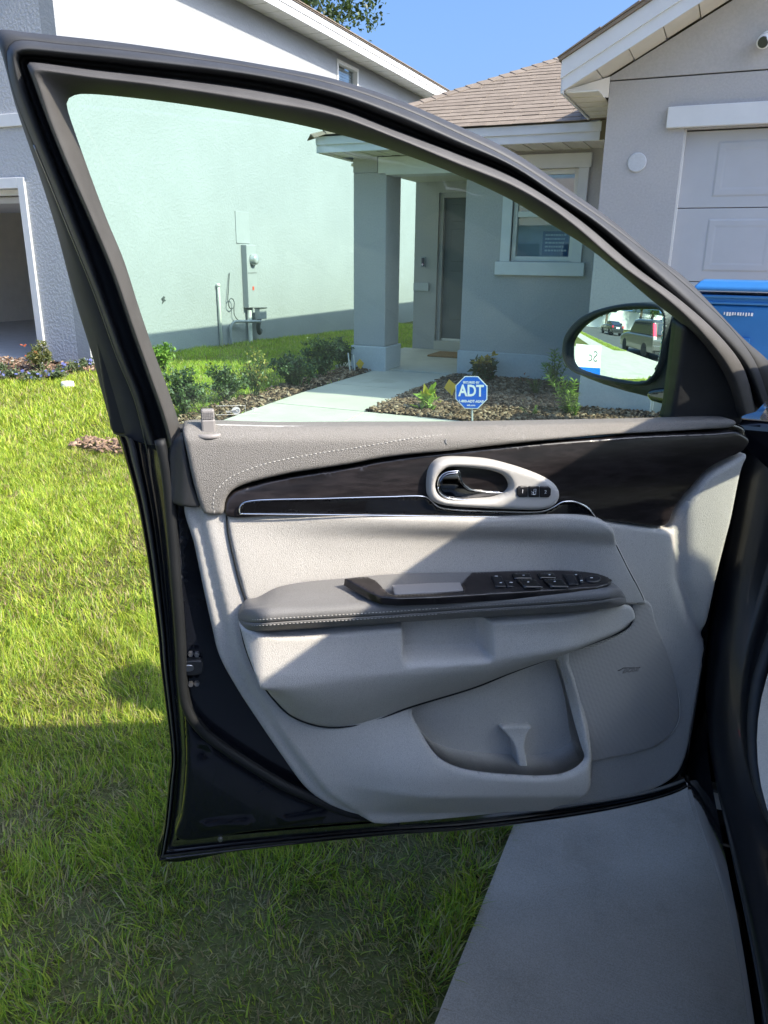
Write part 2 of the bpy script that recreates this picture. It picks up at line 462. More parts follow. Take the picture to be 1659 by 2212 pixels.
M['frame_trim'] = basic('frame_garnish', (.066, .062, .058), .62, var=.12, vscale=30, bscale=900, bstr=.35, bdist=.0008)
M['panel_grey'] = leather('panel_grey_plastic', (.575, .55, .515), .55, 460, .32)
M['insert_leather'] = leather('insert_leather', (.56, .53, .485), .55, 480, .35)
M['soft_trim'] = leather('soft_trim_taupe', (.235, .220, .200), .58, 430, .45)
M['armrest'] = leather('armrest_leather', (.185, .180, .175), .52, 640, .22)
M['bezel'] = basic('bezel_grey', (.44, .425, .40), .5, var=.05, bscale=900, bstr=.2, bdist=.0005)
M['lock_grey'] = basic('lock_knob_grey', (.27, .25, .235), .5, var=.05)
M['thread'] = basic('thread_pale', (.50, .48, .44), .8)
M['thread_dark'] = basic('thread_grey', (.26, .255, .25), .8)
M['button'] = basic('switch_black', (.012, .012, .014), .38, var=.1)
M['print_white'] = basic('print_white', (.75, .75, .75), .6)
M['steel'] = basic('latch_steel', (.35, .35, .36), .3, .9)
M['glass_door'] = glass_mat('door_glass', (.70, .93, .82), 1.42, 0.0, .02, (.72, .9, .84))
M['glass_windshield'] = glass_mat('windshield_glass', (.86, .95, .90), 1.45)
M['glass_dark'] = glass_mat('privacy_glass', (.30, .33, .32), 1.45)
M['etch_dark'] = basic('etch_dark', (.05, .07, .05), .8)
M['etch_white'] = basic('etch_white', (.70, .74, .70), .8)
M['tyre'] = basic('tyre_rubber', (.02, .02, .02), .85)
M['rim'] = basic('wheel_alloy', (.45, .46, .48), .3, .9)
M['silver_paint'] = basic('silver_paint', (.13, .125, .12), .3, .4, coat=.8, var=.05)
M['dark_paint'] = basic('charcoal_paint', (.03, .032, .036), .25, .1, coat=.8)
M['red_lamp'] = basic('red_lamp', (.75, .03, .05), .2, coat=1)
m_, N_, L__, bs_ = new_mat('red_lamp_lit'); bs_.inputs['Base Color'].default_value = (.8, .02, .05, 1); bs_.inputs['Emission Color'].default_value = (1, .03, .08, 1); bs_.inputs['Emission Strength'].default_value = 2.0; M['red_lit'] = m_
M['clear_lamp'] = basic('clear_lamp', (.8, .75, .74), .15, coat=1)
M['blue_bin'] = basic('blue_bin_plastic', (.02, .15, .40), .45, var=.06, bscale=300, bstr=.1)
M['blue_sign'] = basic('sign_blue', (.006, .12, .60), .6, var=.03, spec=.15)
M['sign_white'] = basic('sign_white', (.80, .82, .82), .4, var=.02)
M['flag_yellow'] = basic('flag_yellow', (.72, .46, .05), .6)
M['pvc'] = basic('pvc_white', (.78, .78, .74), .45, var=.04)
M['meter_grey'] = basic('meter_painted', (.35, .365, .375), .5, var=.03)
M['meter_face'] = basic('meter_face', (.45, .47, .47), .2, .2, coat=1)
M['dark_cable'] = basic('dark_cable', (.07, .08, .08), .6)
M['red_tag'] = basic('red_tag', (.75, .10, .05), .5)
M['bark'] = basic('bark', (.13, .10, .075), .9, var=.25, vscale=12, bscale=40, bstr=.6, bdist=.02)
M['stem'] = basic('stem_green', (.10, .13, .05), .7)
M['mat_coir'] = basic('doormat_coir', (.30, .17, .07), .95, var=.2, vscale=40, bscale=200, bstr=.5, bdist=.004)
M['leaf'] = attr_mat('leaf_surface', .45, .28, .4)
M['grass'] = attr_mat('grass_blades', .5, .40, .32)
M['mulch'] = attr_mat('mulch_bark', .9)
M['petal'] = attr_mat('petals', .6, .25)
M['window_dark'] = basic('window_room', (.06, .10, .14), .6)
M['sky_tint'] = basic('blind_sky_tint', (.42, .55, .66), .6)  # slat blue stands in for sky reflected in the window panes
M['camera_white'] = basic('camera_white', (.78, .78, .76), .35)
M['lens_black'] = basic('lens_black', (.03, .035, .045), .15, coat=1)

def window_pane():
    m, N, L_, bs = new_mat('window_pane'); bs.inputs['Base Color'].default_value = (.03, .05, .06, 1)
    N.remove(bs)
    tr = N.new('ShaderNodeBsdfTransparent'); tr.inputs[0].default_value = (.85, .90, .92, 1)
    gl = N.new('ShaderNodeBsdfGlossy'); gl.inputs['Roughness'].default_value = .02
    mx = N.new('ShaderNodeMixShader'); mx.inputs[0].default_value = .22
    L_.new(tr.outputs[0], mx.inputs[1]); L_.new(gl.outputs[0], mx.inputs[2]); L_.new(mx.outputs[0], N['Material Output'].inputs[0]); return m
M['pane'] = window_pane()
def soil():
    m, N, L_, bs = new_mat('lawn_soil'); v = coords(N, L_)
    a = ramp(N, L_, noise(N, L_, v, 1.6, 6), [(.35, (.10, .13, .025)), (.52, (.14, .15, .04)), (.68, (.14, .11, .055))])
    a = mixc(N, L_, .5, a, ramp(N, L_, noise(N, L_, v, 45, 4), [(.35, (.06, .055, .025)), (.65, (.20, .20, .07))]))
    L_.new(a, bs.inputs['Base Color']); bs.inputs['Roughness'].default_value = .95; bs.inputs['Specular IOR Level'].default_value = .1
    bump(N, L_, bs, noise(N, L_, v, 60, 5), .8, .02); return m
M['soil'] = soil()
M['mulch_base'] = basic('mulch_base', (.085, .062, .048), .95, var=.35, vscale=22, bscale=70, bstr=.8, bdist=.02)
def shingle():
    m, N, L_, bs = new_mat('roof_shingle'); v = coords(N, L_)
    oi = N.new('ShaderNodeObjectInfo')
    a = ramp(N, L_, oi.outputs['Random'], [(0, (.18, .148, .112)), (.5, (.235, .195, .15)), (1, (.30, .25, .195))])
    a = mixc(N, L_, .55, a, ramp(N, L_, noise(N, L_, v, 9, 6), [(.3, (.155, .126, .095)), (.7, (.30, .25, .195))]))
    a = mixc(N, L_, .3, a, ramp(N, L_, noise(N, L_, v, 320, 2), [(.35, (.09, .07, .055)), (.65, (.42, .35, .30))]))
    L_.new(a, bs.inputs['Base Color']); bs.inputs['Roughness'].default_value = .95; bs.inputs['Specular IOR Level'].default_value = .2
    bump(N, L_, bs, noise(N, L_, v, 350, 2), .5, .002); return m
M['shingle'] = shingle()
M['shingle_dark'] = basic('roof_felt', (.10, .085, .075), .95)
def wood():
    m, N, L_, bs = new_mat('dark_wood_trim'); v = coords(N, L_)
    mp = N.new('ShaderNodeMapping'); mp.inputs['Rotation'].default_value = (0, 0, -.661); mp.inputs['Scale'].default_value = (2.2, 8, 26); L_.new(v, mp.inputs[0])
    w1 = noise(N, L_, mp.outputs[0], 1.9, 6, .62)
    a = ramp(N, L_, w1, [(.34, (.004, .003, .0035)), (.5, (.010, .0075, .008)), (.56, (.021, .0165, .0175)), (.66, (.006, .0045, .005))])
    mp2 = N.new('ShaderNodeMapping'); mp2.inputs['Rotation'].default_value = (0, .35, -.661); mp2.inputs['Scale'].default_value = (9, 9, 60); L_.new(v, mp2.inputs[0])
    a = mixc(N, L_, .35, a, ramp(N, L_, noise(N, L_, mp2.outputs[0], 2.5, 4), [(.35, (.003, .0025, .003)), (.7, (.028, .024, .025))]))
    L_.new(a, bs.inputs['Base Color']); bs.inputs['Roughness'].default_value = .32; bs.inputs['Coat Weight'].default_value = .3; bs.inputs['Coat Roughness'].default_value = .12
    return m
M['wood'] = wood()
def grille():
    m, N, L_, bs = new_mat('speaker_grille'); v = coords(N, L_)
    mp = N.new('ShaderNodeMapping'); mp.vector_type = 'TEXTURE'; mp.inputs['Rotation'].default_value = (0, 0, .661); L_.new(v, mp.inputs[0])
    vo = N.new('ShaderNodeTexVoronoi'); vo.voronoi_dimensions = '2D'; vo.inputs['Scale'].default_value = 360; vo.inputs['Randomness'].default_value = 0
    sp = N.new('ShaderNodeSeparateXYZ'); cb = N.new('ShaderNodeCombineXYZ'); L_.new(mp.outputs[0], sp.inputs[0])
    L_.new(sp.outputs[0], cb.inputs[0]); L_.new(sp.outputs[2], cb.inputs[1]); L_.new(cb.outputs[0], vo.inputs['Vector'])
    h = ramp(N, L_, vo.outputs['Distance'], [(.26, (0, 0, 0)), (.42, (1, 1, 1))])
    L_.new(mixc(N, L_, h, (.27, .26, .245), (.53, .50, .465)), bs.inputs['Base Color']); bs.inputs['Roughness'].default_value = .6
    bump(N, L_, bs, h, .6, .0015); return m
M['grille'] = grille()

# ------------------------------------------------------------------ ground, paving, street
def grid_sheet(name, xs, ys, zf, mat, parent=None, kind='structure', thick=0.0):
    X, Y = np.meshgrid(xs, ys); Z = zf(X, Y); n, m = X.shape
    V = np.stack([X.ravel(), Y.ravel(), Z.ravel()], 1)
    F = [(i * m + j, i * m + j + 1, (i + 1) * m + j + 1, (i + 1) * m + j) for i in range(n - 1) for j in range(m - 1)]
    V = [tuple(v) for v in V]
    if thick:
        b = len(V); rim = [(0, j) for j in range(m)] + [(i, m - 1) for i in range(1, n)] + [(n - 1, j) for j in range(m - 2, -1, -1)] + [(i, 0) for i in range(n - 2, 0, -1)]
        idx = [i * m + j for i, j in rim]
        for k in idx: V.append((V[k][0], V[k][1], V[k][2] - thick))
        for k in range(len(idx)): F.append((idx[k], b + k, b + (k + 1) % len(idx), idx[(k + 1) % len(idx)]))
    o = mesh_obj(name, V, F, mat, parent)
    if parent is None: tag(o, kind=kind)
    return o
xs = np.concatenate([[-400, -120, -50, -25], np.arange(-16, 8.01, .4), [12, 25, 50, 120, 400]])
ys = np.concatenate([[-400, -120, -60, -30, -12.5, -12.3], np.arange(-4.0, 20.01, .4), [26, 40, 80, 160, 500]])
lawn = grid_sheet('lawn_ground', xs, ys, lambda x, y: ground_z(x, y) - .35 * ((y < -3.95) & (y > -12.4)), M['soil'])
lawn['label'] = 'grassy ground of the front yards'
DRV = (-.335, 4.9)
yy = np.arange(-3.9, 7.0, .35)
drive = grid_sheet('driveway', np.linspace(*DRV, 6), np.concatenate([yy, [7.0]]), lambda x, y: ground_z(x, y) + .022, M['concrete'], thick=.15)
drive['label'] = 'grey broom finished concrete driveway'
walkway = bpy.data.objects.new('walkway', None); COL.objects.link(walkway); tag(walkway, 'pale concrete walkway leading to the porch', kind='structure')
WX0, WX1 = -3.74, -2.80
slabs = [(WX0, WX1, 6.03, 7.2), (WX0, WX1, 7.212, 8.38), (WX0, WX1, 5.02, 6.018), (-2.788, -1.72, 5.02, 6.018), (-1.708, -.36, 5.02, 6.018)]
for x0, x1, y0, y1 in slabs:
    grid_sheet('slab', np.linspace(x0, x1, 4), np.linspace(y0, y1, 6), lambda x, y: ground_z(x, y) + .03, M['walk'], walkway, thick=.14)
grid_sheet('porch_slab', np.linspace(-4.3, -2.735, 4), np.linspace(8.39, 10.62, 4), lambda x, y: 0 * x + .175, M['walk'], None, thick=.35)
if True:
    sw = bpy.data.objects.new('sidewalk', None); COL.objects.link(sw); tag(sw, 'pale concrete sidewalk along the street', kind='structure')
    for k in range(-30, 14):
        x0 = k * 1.5
        if x0 + 1.5 > DRV[0] and x0 < DRV[1]: continue
        grid_sheet('slab', [x0, x0 + 1.49], [-3.0, -1.75], lambda x, y: ground_z(x, y) + .02, M['walk'], sw, thick=.1)
grid_sheet('street', [-300, -60, -20, 20, 60, 300], [-12.05, -8, -4.1], lambda x, y: 0 * x - .24 + .05 * (y == -8), M['asphalt'])
for (y0, y1) in ((-4.1, -3.9), (-12.25, -12.05)):
    k_ = MB().box(-120, DRV[0] - .3, y0, y1, -.6, -.11).box(DRV[1] + .3, 60, y0, y1, -.6, -.11).obj('kerb', M['kerb'], None, .02); tag(k_, kind='structure')
grid_sheet('driveway_apron', np.linspace(DRV[0] - .3, DRV[1] + .3, 3), [-4.09, -3.88], lambda x, y: np.where(y < -4, -.225, ground_z(x, y) + .012), M['concrete'], thick=.1)

def bed(name, rects, label):
    mb = MB()
    for x0, x1, y0, y1 in rects:
        nx = max(2, int((x1 - x0) / .12)); ny = max(2, int((y1 - y0) / .12))
        X, Y = np.meshgrid(np.linspace(x0, x1, nx), np.linspace(y0, y1, ny))
        edge = np.minimum(np.minimum(X - x0, x1 - X), np.minimum(Y - y0, y1 - Y))
        Z = ground_z(X, Y) + .006 + .03 * np.clip(edge / .2, 0, 1) + RNG.normal(0, .006, X.shape)
        mb.add(np.stack([X.ravel(), Y.ravel(), Z.ravel()], 1), [(i * nx + j, i * nx + j + 1, (i + 1) * nx + j + 1, (i + 1) * nx + j) for i in range(ny - 1) for j in range(nx - 1)])
    o = mb.obj(name, M['mulch_base'], None, smooth=True); tag(o, label, kind='structure'); return o
BEDS = [(-2.79, -.42, 6.03, 6.99), (-2.79, -1.13, 7.0, 8.38)]
STRIP = [(-4.12, -3.755, 4.6, 8.28)]
bed('mulch_bed', BEDS, 'bark mulch bed before the window wall')
bed('mulch_strip', STRIP, 'narrow bark mulch strip left of the walkway')
FB0 = on_ground(0, 845); FB1 = on_ground(212, 822)
FBED = [(-9.4, -6.62, 5.95, 7.08)]
bed('flower_bed', FBED, 'bark flower bed along the neighbouring garage')
def chips(name, rects, n, label, smin=.015, smax=.055, pal=None):
    pal = pal or [(.17, .105, .066), (.11, .065, .040), (.27, .185, .125), (.07, .044, .030), (.33, .245, .175), (.19, .125, .082)]
    A = np.array([(r[1] - r[0]) * (r[3] - r[2]) for r in rects]); V, F, Cc = [], [], []
    for k in range(n):
        r = rects[RNG.choice(len(rects), p=A / A.sum())]
        x, y = RNG.uniform(r[0], r[1]), RNG.uniform(r[2], r[3]); z = float(ground_z(x, y)) + .03 + RNG.uniform(0, .022)
        l = RNG.uniform(smin, smax); w = l * RNG.uniform(.25, .6); h = RNG.uniform(.004, .014); a = RNG.uniform(0, math.pi); ti = RNG.normal(0, .28); tj = RNG.normal(0, .28)
        ca, sa = math.cos(a), math.sin(a); b = len(V)
        for sx, sy, sz in ((-1, -1, 0), (1, -.8, 0), (.9, 1, 0), (-.8, .9, 0), (-.8, -.7, 1), (.85, -.6, 1), (.7, .8, 1), (-.9, .6, 1)):
            px, py = sx * l / 2, sy * w / 2
            V.append((x + ca * px - sa * py, y + sa * px + ca * py, z + sz * h + ti * px + tj * py))
        F += [(b + 4, b + 5, b + 6, b + 7), (b, b + 1, b + 5, b + 4), (b + 1, b + 2, b + 6, b + 5), (b + 2, b + 3, b + 7, b + 6), (b + 3, b, b + 4, b + 7)]
        c = np.array(pal[RNG.integers(len(pal))]) * RNG.uniform(.7, 1.2); Cc += [c] * 5
    o = np_mesh(name, V, F, M['mulch'], None, np.array(Cc)); tag(o, label, 'mulch', kind='stuff'); return o
chips('bark_mulch', BEDS, 9000, 'shredded bark mulch before the window wall', .018, .065)
chips('bark_mulch', STRIP, 1600, 'bark mulch beside the walkway and shrubs')
chips('bark_mulch', FBED, 1500, 'reddish bark mulch under the blue flowers')
PATCH = [(-2.38, -1.95, 3.75, 4.05)]

# ------------------------------------------------------------------ the tan house with the garage
house = empty('tan_house', (-2, 8.4, .13), 'grey stucco house with brown shingle roof, porch and garage', 'house')
ZB = -.3; GY, GX = 7.0, -1.12
# walls
w = MB()
w.box(GX, -.52, GY, GY + .2, ZB, 2.765).box(-.52, 4.4, GY, GY + .2, 2.40, 2.765).box(4.4, 5.2, GY, GY + .2, ZB, 2.765)
w.box(GX, GX + .2, GY + .2, 8.4, ZB, 2.765)
w.obj('garage_wall', M['stucco_house'], house)
MB().prism([(GX, GY - .006, 2.775), (5.2, GY - .006, 2.775), (5.2, GY - .006, 2.80), (2.04, GY - .006, 4.48), (GX, GY - .006, 2.80)], (0, .2, 0)).obj('gable', M['stucco_house'], house)
WINX, WINZ = (-2.235, -1.545), (1.40, 2.29)
w = MB()
w.box(-2.73, WINX[0], 8.4, 8.6, ZB, 2.47).box(WINX[1], GX, 8.4, 8.6, ZB, 2.47).box(WINX[0], WINX[1], 8.4, 8.6, ZB, WINZ[0]).box(WINX[0], WINX[1], 8.4, 8.6, WINZ[1], 2.47)
w.box(-2.73, -2.53, 8.6, 10.6, ZB, 2.47)
w.obj('front_wall', M['stucco_house'], house)
DX0, DX1, DZ0, DZ1 = -3.83, -2.92, .30, 2.26
w = MB()
w.box(-4.17, DX0, 10.6, 10.8, ZB, 2.47).box(DX1, -2.53, 10.6, 10.8, ZB, 2.47).box(DX0, DX1, 10.6, 10.8, DZ1, 2.47).box(DX0, DX1, 10.6, 10.8, ZB, .22)
w.box(-4.17, -3.97, 10.8, 22, ZB, 2.47)
w.obj('porch_wall', M['stucco_house'], house)
# pale lower band (plinth), set proud of the wall
pb = MB().box(-2.75, GX, 8.375, 8.4, ZB, .44).box(-2.755, -2.731, 8.4, 10.58, ZB, .44)
pb.box(GX - .022, -.52, GY - .025, GY, ZB, .50).box(GX - .022, GX, GY, 8.374, ZB, .50)
pb.obj('plinth_band', M['stucco_light'], house, .006)
MB().box(-4.165, -3.935, 10.57, 10.6, .98, 1.09).obj('wall_band', M['stucco_light'], house, .004)
col = MB().box(-4.01, -3.61, 8.3, 8.72, .44, 2.30).obj('column', M['stucco_house'], house, .012)
MB().box(-4.035, -3.585, 8.275, 8.745, ZB, .44).obj('column_base', M['stucco_light'], col, .012)
MB().box(-4.01, -3.72, 8.3, 8.72, 2.301, 2.46).obj('column_head', M['stucco_house'], col)
MB().box(-3.715, -2.732, 8.30, 8.55, 2.27, 2.455).obj('porch_beam', M['trim_white'], house, .01)
MB().box(-4.16, -2.73, 8.56, 10.59, 2.40, 2.43).obj('porch_ceiling', M['soffit'], house)
# front door
fd = MB().box(DX0 + .06, DX1 - .06, 10.70, 10.745, DZ0 + .03, DZ1 - .06).obj('front_door', M['door_paint'], house, .003)
for (u0, u1, z0, z1) in ((.10, .36, .30, .95), (.44, .70, .30, .95), (.10, .36, 1.08, 1.50), (.44, .70, 1.08, 1.50), (.10, .36, 1.60, 1.82), (.44, .70, 1.60, 1.82)):
    x0 = DX0 + .06
    MB().box(x0 + u0, x0 + u1, 10.688, 10.7, DZ0 + z0, DZ0 + z1).obj('door_panel', M['door_paint'], fd, .01)
MB().lathe([(.0, -.06), (.022, -.06), (.028, -.045), (.022, -.025), (.012, -.02), (.012, 0)], (DX1 - .13, 10.70, DZ0 + .95), 16, 1).obj('door_knob', M['steel'], fd)
fr = MB().box(DX0, DX0 + .06, 10.64, 10.79, .22, DZ1).box(DX1 - .06, DX1, 10.64, 10.79, .22, DZ1).box(DX0 + .06, DX1 - .06, 10.64, 10.79, DZ1 - .06, DZ1).obj('door_frame', M['stucco_house'], house, .004)
MB().box(DX0, DX1, 10.56, 10.66, .175, .30).obj('door_step', M['walk'], house, .008)
mat_ = MB().box(-3.62, -2.76, 9.75, 10.25, .176, .20).obj('door_mat', M['mat_coir'], None, .006); tag(mat_, 'brown coir doormat lying on the porch before the dark door', 'doormat')
bell = empty('doorbell', (-4.03, 10.6, 1.37), 'small grey doorbell on porch wall left of the dark door', 'doorbell')
MB().box(-4.065, -3.995, 10.578, 10.599, 1.30, 1.44).obj('backplate', M['meter_grey'], bell, .006)
MB().box(-4.052, -4.008, 10.565, 10.578, 1.315, 1.425).obj('body', M['lens_black'], bell, .006)
MB().lathe([(.015, -.006), (.015, 0)], (-4.03, 10.565, 1.335), 16, 1).obj('button', M['chrome'], bell)
# window with trim
win = bpy.data.objects.new('window', None); link(win, house)
x0, x1 = WINX; z0, z1 = WINZ; Yf = 8.4
MB().box(x0 - .12, x1 + .10, Yf - .04, Yf - .001, z1, z1 + .135).obj('trim_head', M['trim_white'], win, .006)
MB().box(x0 - .13, x1 + .12, Yf - .05, Yf - .001, z0 - .14, z0 - .005).obj('trim_sill', M['trim_white'], win, .006)
MB().box(x0 - .085, x0 + .02, Yf - .034, Yf - .001, z0 - .004, z1 - .001).obj('trim_jamb', M['trim_white'], win, .004)
MB().box(x1 - .02, x1 + .08, Yf - .034, Yf - .001, z0 - .004, z1 - .001).obj('trim_jamb', M['trim_white'], win, .004)
f = MB().box(x0 + .021, x0 + .065, Yf + .03, Yf + .1, z0, z1).box(x1 - .065, x1 - .021, Yf + .03, Yf + .1, z0, z1).box(x0 + .065, x1 - .065, Yf + .03, Yf + .1, z1 - .05, z1).box(x0 + .065, x1 - .065, Yf + .03, Yf + .1, z0, z0 + .05)
f.obj('frame', M['vinyl'], win, .004)
zm = z0 + (z1 - z0) * .52
MB().box(x0 + .066, x1 - .066, Yf + .035, Yf + .085, zm - .025, zm + .03).obj('meeting_rail', M['vinyl'], win, .004)
MB().box(x0 + .066, x1 - .066, Yf + .07, Yf + .076, z0 + .051, zm - .026).obj('pane', M['pane'], win)
MB().box(x0 + .066, x1 - .066, Yf + .055, Yf + .061, zm + .031, z1 - .051).obj('pane', M['pane'], win)
MB().box(x0 + .03, x1 - .03, Yf + .32, Yf + .34, z0, z1).obj('room_dark', M['window_dark'], win)
for k in range(34):  # closed slats carry the panes' sky reflection as blue colour
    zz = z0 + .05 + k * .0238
    MB().box(x0 + .07, x1 - .07, Yf + .09, Yf + .097, zz, zz + .0236).obj('blind_slat', M['sky_tint'], win)
nt = MB().box(-1.90, -1.63, Yf + .078, Yf + .081, 1.46, 1.70).obj('window_notice', M['blue_bin'], win)
tx = MB()
for k in range(5):
    xx = -1.87
    while xx < -1.67:
        l = random.uniform(.012, .035); tx.box(xx, xx + l, Yf + .0745, Yf + .0775, 1.655 - k * .038, 1.672 - k * .038); xx += l + .008
tx.obj('notice_print', M['sky_tint'], win)['kind'] = 'stuff'
# garage door with pressed panels
gd = MB().box(-.515, 4.395, GY + .11, GY + .15, .10, 2.40).obj('garage_door', M['groove'], house)
zs = [.14, .70, 1.265, 1.83, 2.395]
for i in range(4):
    MB().box(-.51, 4.39, GY + .085, GY + .109, zs[i], zs[i + 1] - .006).obj('door_section', M['garage_door'], gd, .003)
    for k in range(8):
        xa = -.26 + k * .604
        pm = MB()
        a0, a1, b0, b1 = xa, xa + .50, zs[i] + .08, zs[i + 1] - .085
        y_ = GY + .085
        ring = lambda d, yy: [(a0 + d, yy, b0 + d), (a1 - d, yy, b0 + d), (a1 - d, yy, b1 - d), (a0 + d, yy, b1 - d)]
        v = ring(0, y_ - .001) + ring(.014, y_ - .006) + ring(.05, y_ - .006) + ring(.066, y_ - .004)
        fs = [(4 * q + j, 4 * q + (j + 1) % 4, 4 * q + 4 + (j + 1) % 4, 4 * q + 4 + j) for q in range(3) for j in range(4)] + [(12, 13, 14, 15)]
        pm.add(v, fs).obj('pressed_panel', M['garage_door'], gd)
MB().box(-.655, 4.53, GY - .045, GY - .001, 2.405, 2.555).obj('garage_header', M['trim_white'], house, .006)
MB().box(-.52, -.505, GY + .03, GY + .09, .1, 2.40).obj('door_stop', M['vinyl'], house)
vp = MB().lathe([(0, -.012), (.066, -.012), (.072, -.008), (.074, 0)], (-.85, GY - .001, 2.17), 40, 1).obj('round_cover', M['stucco_light'], house)
sc_ = empty('security_camera', (-.03, GY, 2.95), 'white round security camera on gable above garage door', 'camera')
MB().lathe([(.0, -.03), (.045, -.03), (.05, -.02), (.05, 0)], (-.02, GY - .007, 2.97), 24, 1).obj('base', M['camera_white'], sc_)
cb_ = MB(); pth = np.array([[-.02, GY - .035, 2.97], [-.035, GY - .06, 2.955], [-.045, GY - .11, 2.93], [-.048, GY - .135, 2.922]])
cb_.tube(pth, [.030, .045, .048, .044], 24).obj('housing', M['camera_white'], sc_, smooth=True)
MB().tube([pth[-1], pth[-1] + np.array([-.002, -.006, -.002])], [.038, .034], 24).obj('lens', M['lens_black'], sc_)

# --- eaves, fascia, soffits
fz0, fz1 = 2.462, 2.605
MB().box(-4.22, GX - .19, 7.88, 7.90, fz0, fz1).obj('fascia', M['trim_white'], house, .003)
MB().box(-4.24, GX - .18, 7.865, 7.879, fz0 + .075, fz1 + .012).obj('drip_edge', M['trim_white'], house, .002)
MB().box(-4.24, -4.22, 7.88, 22, fz0, fz1 + .01).obj('fascia', M['trim_white'], house, .003)
for k in range(40):
    xa = -4.21 + k * .095
    if xa + .09 > GX - .0: break
    MB().box(xa, xa + .088, 7.905, 8.299 if xa < -2.75 else 8.395, 2.458 + .004 * (k % 2), 2.470).obj('soffit_panel', M['soffit'], house)
MB().box(-4.21, -4.17, 8.3, 22, 2.460, 2.468).obj('soffit_panel', M['soffit'], house)
SL = .54; ca = 1 / math.hypot(1, SL); th = math.atan(SL)
RK0 = (-1.415, 2.645)           # lower outer corner of the rake
def rake(u, h, y):               # u along slope (x run), h above the lower edge
    return (RK0[0] + u, y, RK0[1] + SL * u + h)
MB().prism([rake(0, 0, 6.60), rake(3.5, 0, 6.60), rake(3.5, .185, 6.60), rake(0, .185, 6.60)], (0, .02, 0)).obj('rake_fascia', M['trim_white'], house)
MB().prism([rake(-.012, .095, 6.585), rake(3.5, .095, 6.585), rake(3.5, .215, 6.585), rake(-.012, .215, 6.585)], (0, .014, 0)).obj('rake_trim', M['trim_white'], house)
for k in range(15):
    u0 = .02 + k * .225
    MB().prism([rake(u0, .006 + .004 * (k % 2), 6.621), rake(u0 + .217, .006 + .004 * (k % 2), 6.621), rake(u0 + .217, .02, 6.621), rake(u0, .02, 6.621)], (0, GY - .008 - 6.621, 0)).obj('soffit_panel', M['soffit'], house)
    MB().prism([rake(u0 + .217, -.004, GY - .03), rake(u0 + .226, -.004, GY - .03), rake(u0 + .226, .012, GY - .03), rake(u0 + .217, .012, GY - .03)], (0, .02, 0)).obj('soffit_vent', M['groove'], house)
MB().prism([(RK0[0] + .02, 6.64, 2.652), (GX - .002, 6.99, 2.652), (GX - .002, 6.99, 2.80), (RK0[0] + .02, 6.64, 2.66)], (0, .01, 0)).obj('eave_return', M['soffit'], house)
for k in range(12):
    ya = 6.65 + k * .108
    MB().box(RK0[0] + .02, GX - .024, ya, ya + .1, 2.640 + .004 * (k % 2), 2.650).obj('soffit_panel', M['soffit'], house)
MB().box(RK0[0] - .01, RK0[0] + .012, 6.605, 8.4, 2.632, 2.83).obj('fascia', M['trim_white'], house, .003)
# --- roofs
PT = .47; EY, EZ, EX = 7.85, 2.625, -4.27
rf = MB()
rf.add([(EX, EY, EZ), (4, EY, EZ), (4, EY + 5.0, EZ + PT * 5.0), (EX + 5.0, EY + 5.0, EZ + PT * 5.0)], [(0, 1, 2, 3)])
rf.add([(EX, EY, EZ), (EX + 5, EY + 5, EZ + PT * 5), (EX + 5, 20, EZ + PT * 5), (EX, 24, EZ)], [(0, 1, 2, 3)])
rf.add([(EX + 5, EY + 5, EZ + PT * 5), (4, EY + 5, EZ + PT * 5), (4, 20, EZ + PT * 5), (EX + 5, 20, EZ + PT * 5)], [(0, 1, 2, 3)])
roof = rf.obj('roof', M['shingle_dark'], house)
gr = MB()
for sgn in (1,):
    p0, p1 = rake(-.03, .22, 6.56), rake(3.455, .22, 6.56)
    gr.prism([p0, p1, (p1[0], p1[1], p1[2] + .022), (p0[0], p0[1], p0[2] + .022)], (0, 6.0, 0))
    q0 = (2 * 2.04 - p0[0], 6.56, p0[2]); gr.prism([p1, q0, (q0[0], q0[1], q0[2] + .022), (p1[0], p1[1], p1[2] + .022)], (0, 6.0, 0))
groof = gr.obj('garage_roof', M['shingle'], house)
for k in range(14):
    u0 = -.04 + k * .26
    MB().prism([rake(u0, .244, 6.545), rake(u0 + .30, .244 + .004, 6.545), rake(u0 + .30, .262, 6.545), rake(u0, .250, 6.545)], (0, .33, 0)).obj('shingle', M['shingle'], groof)
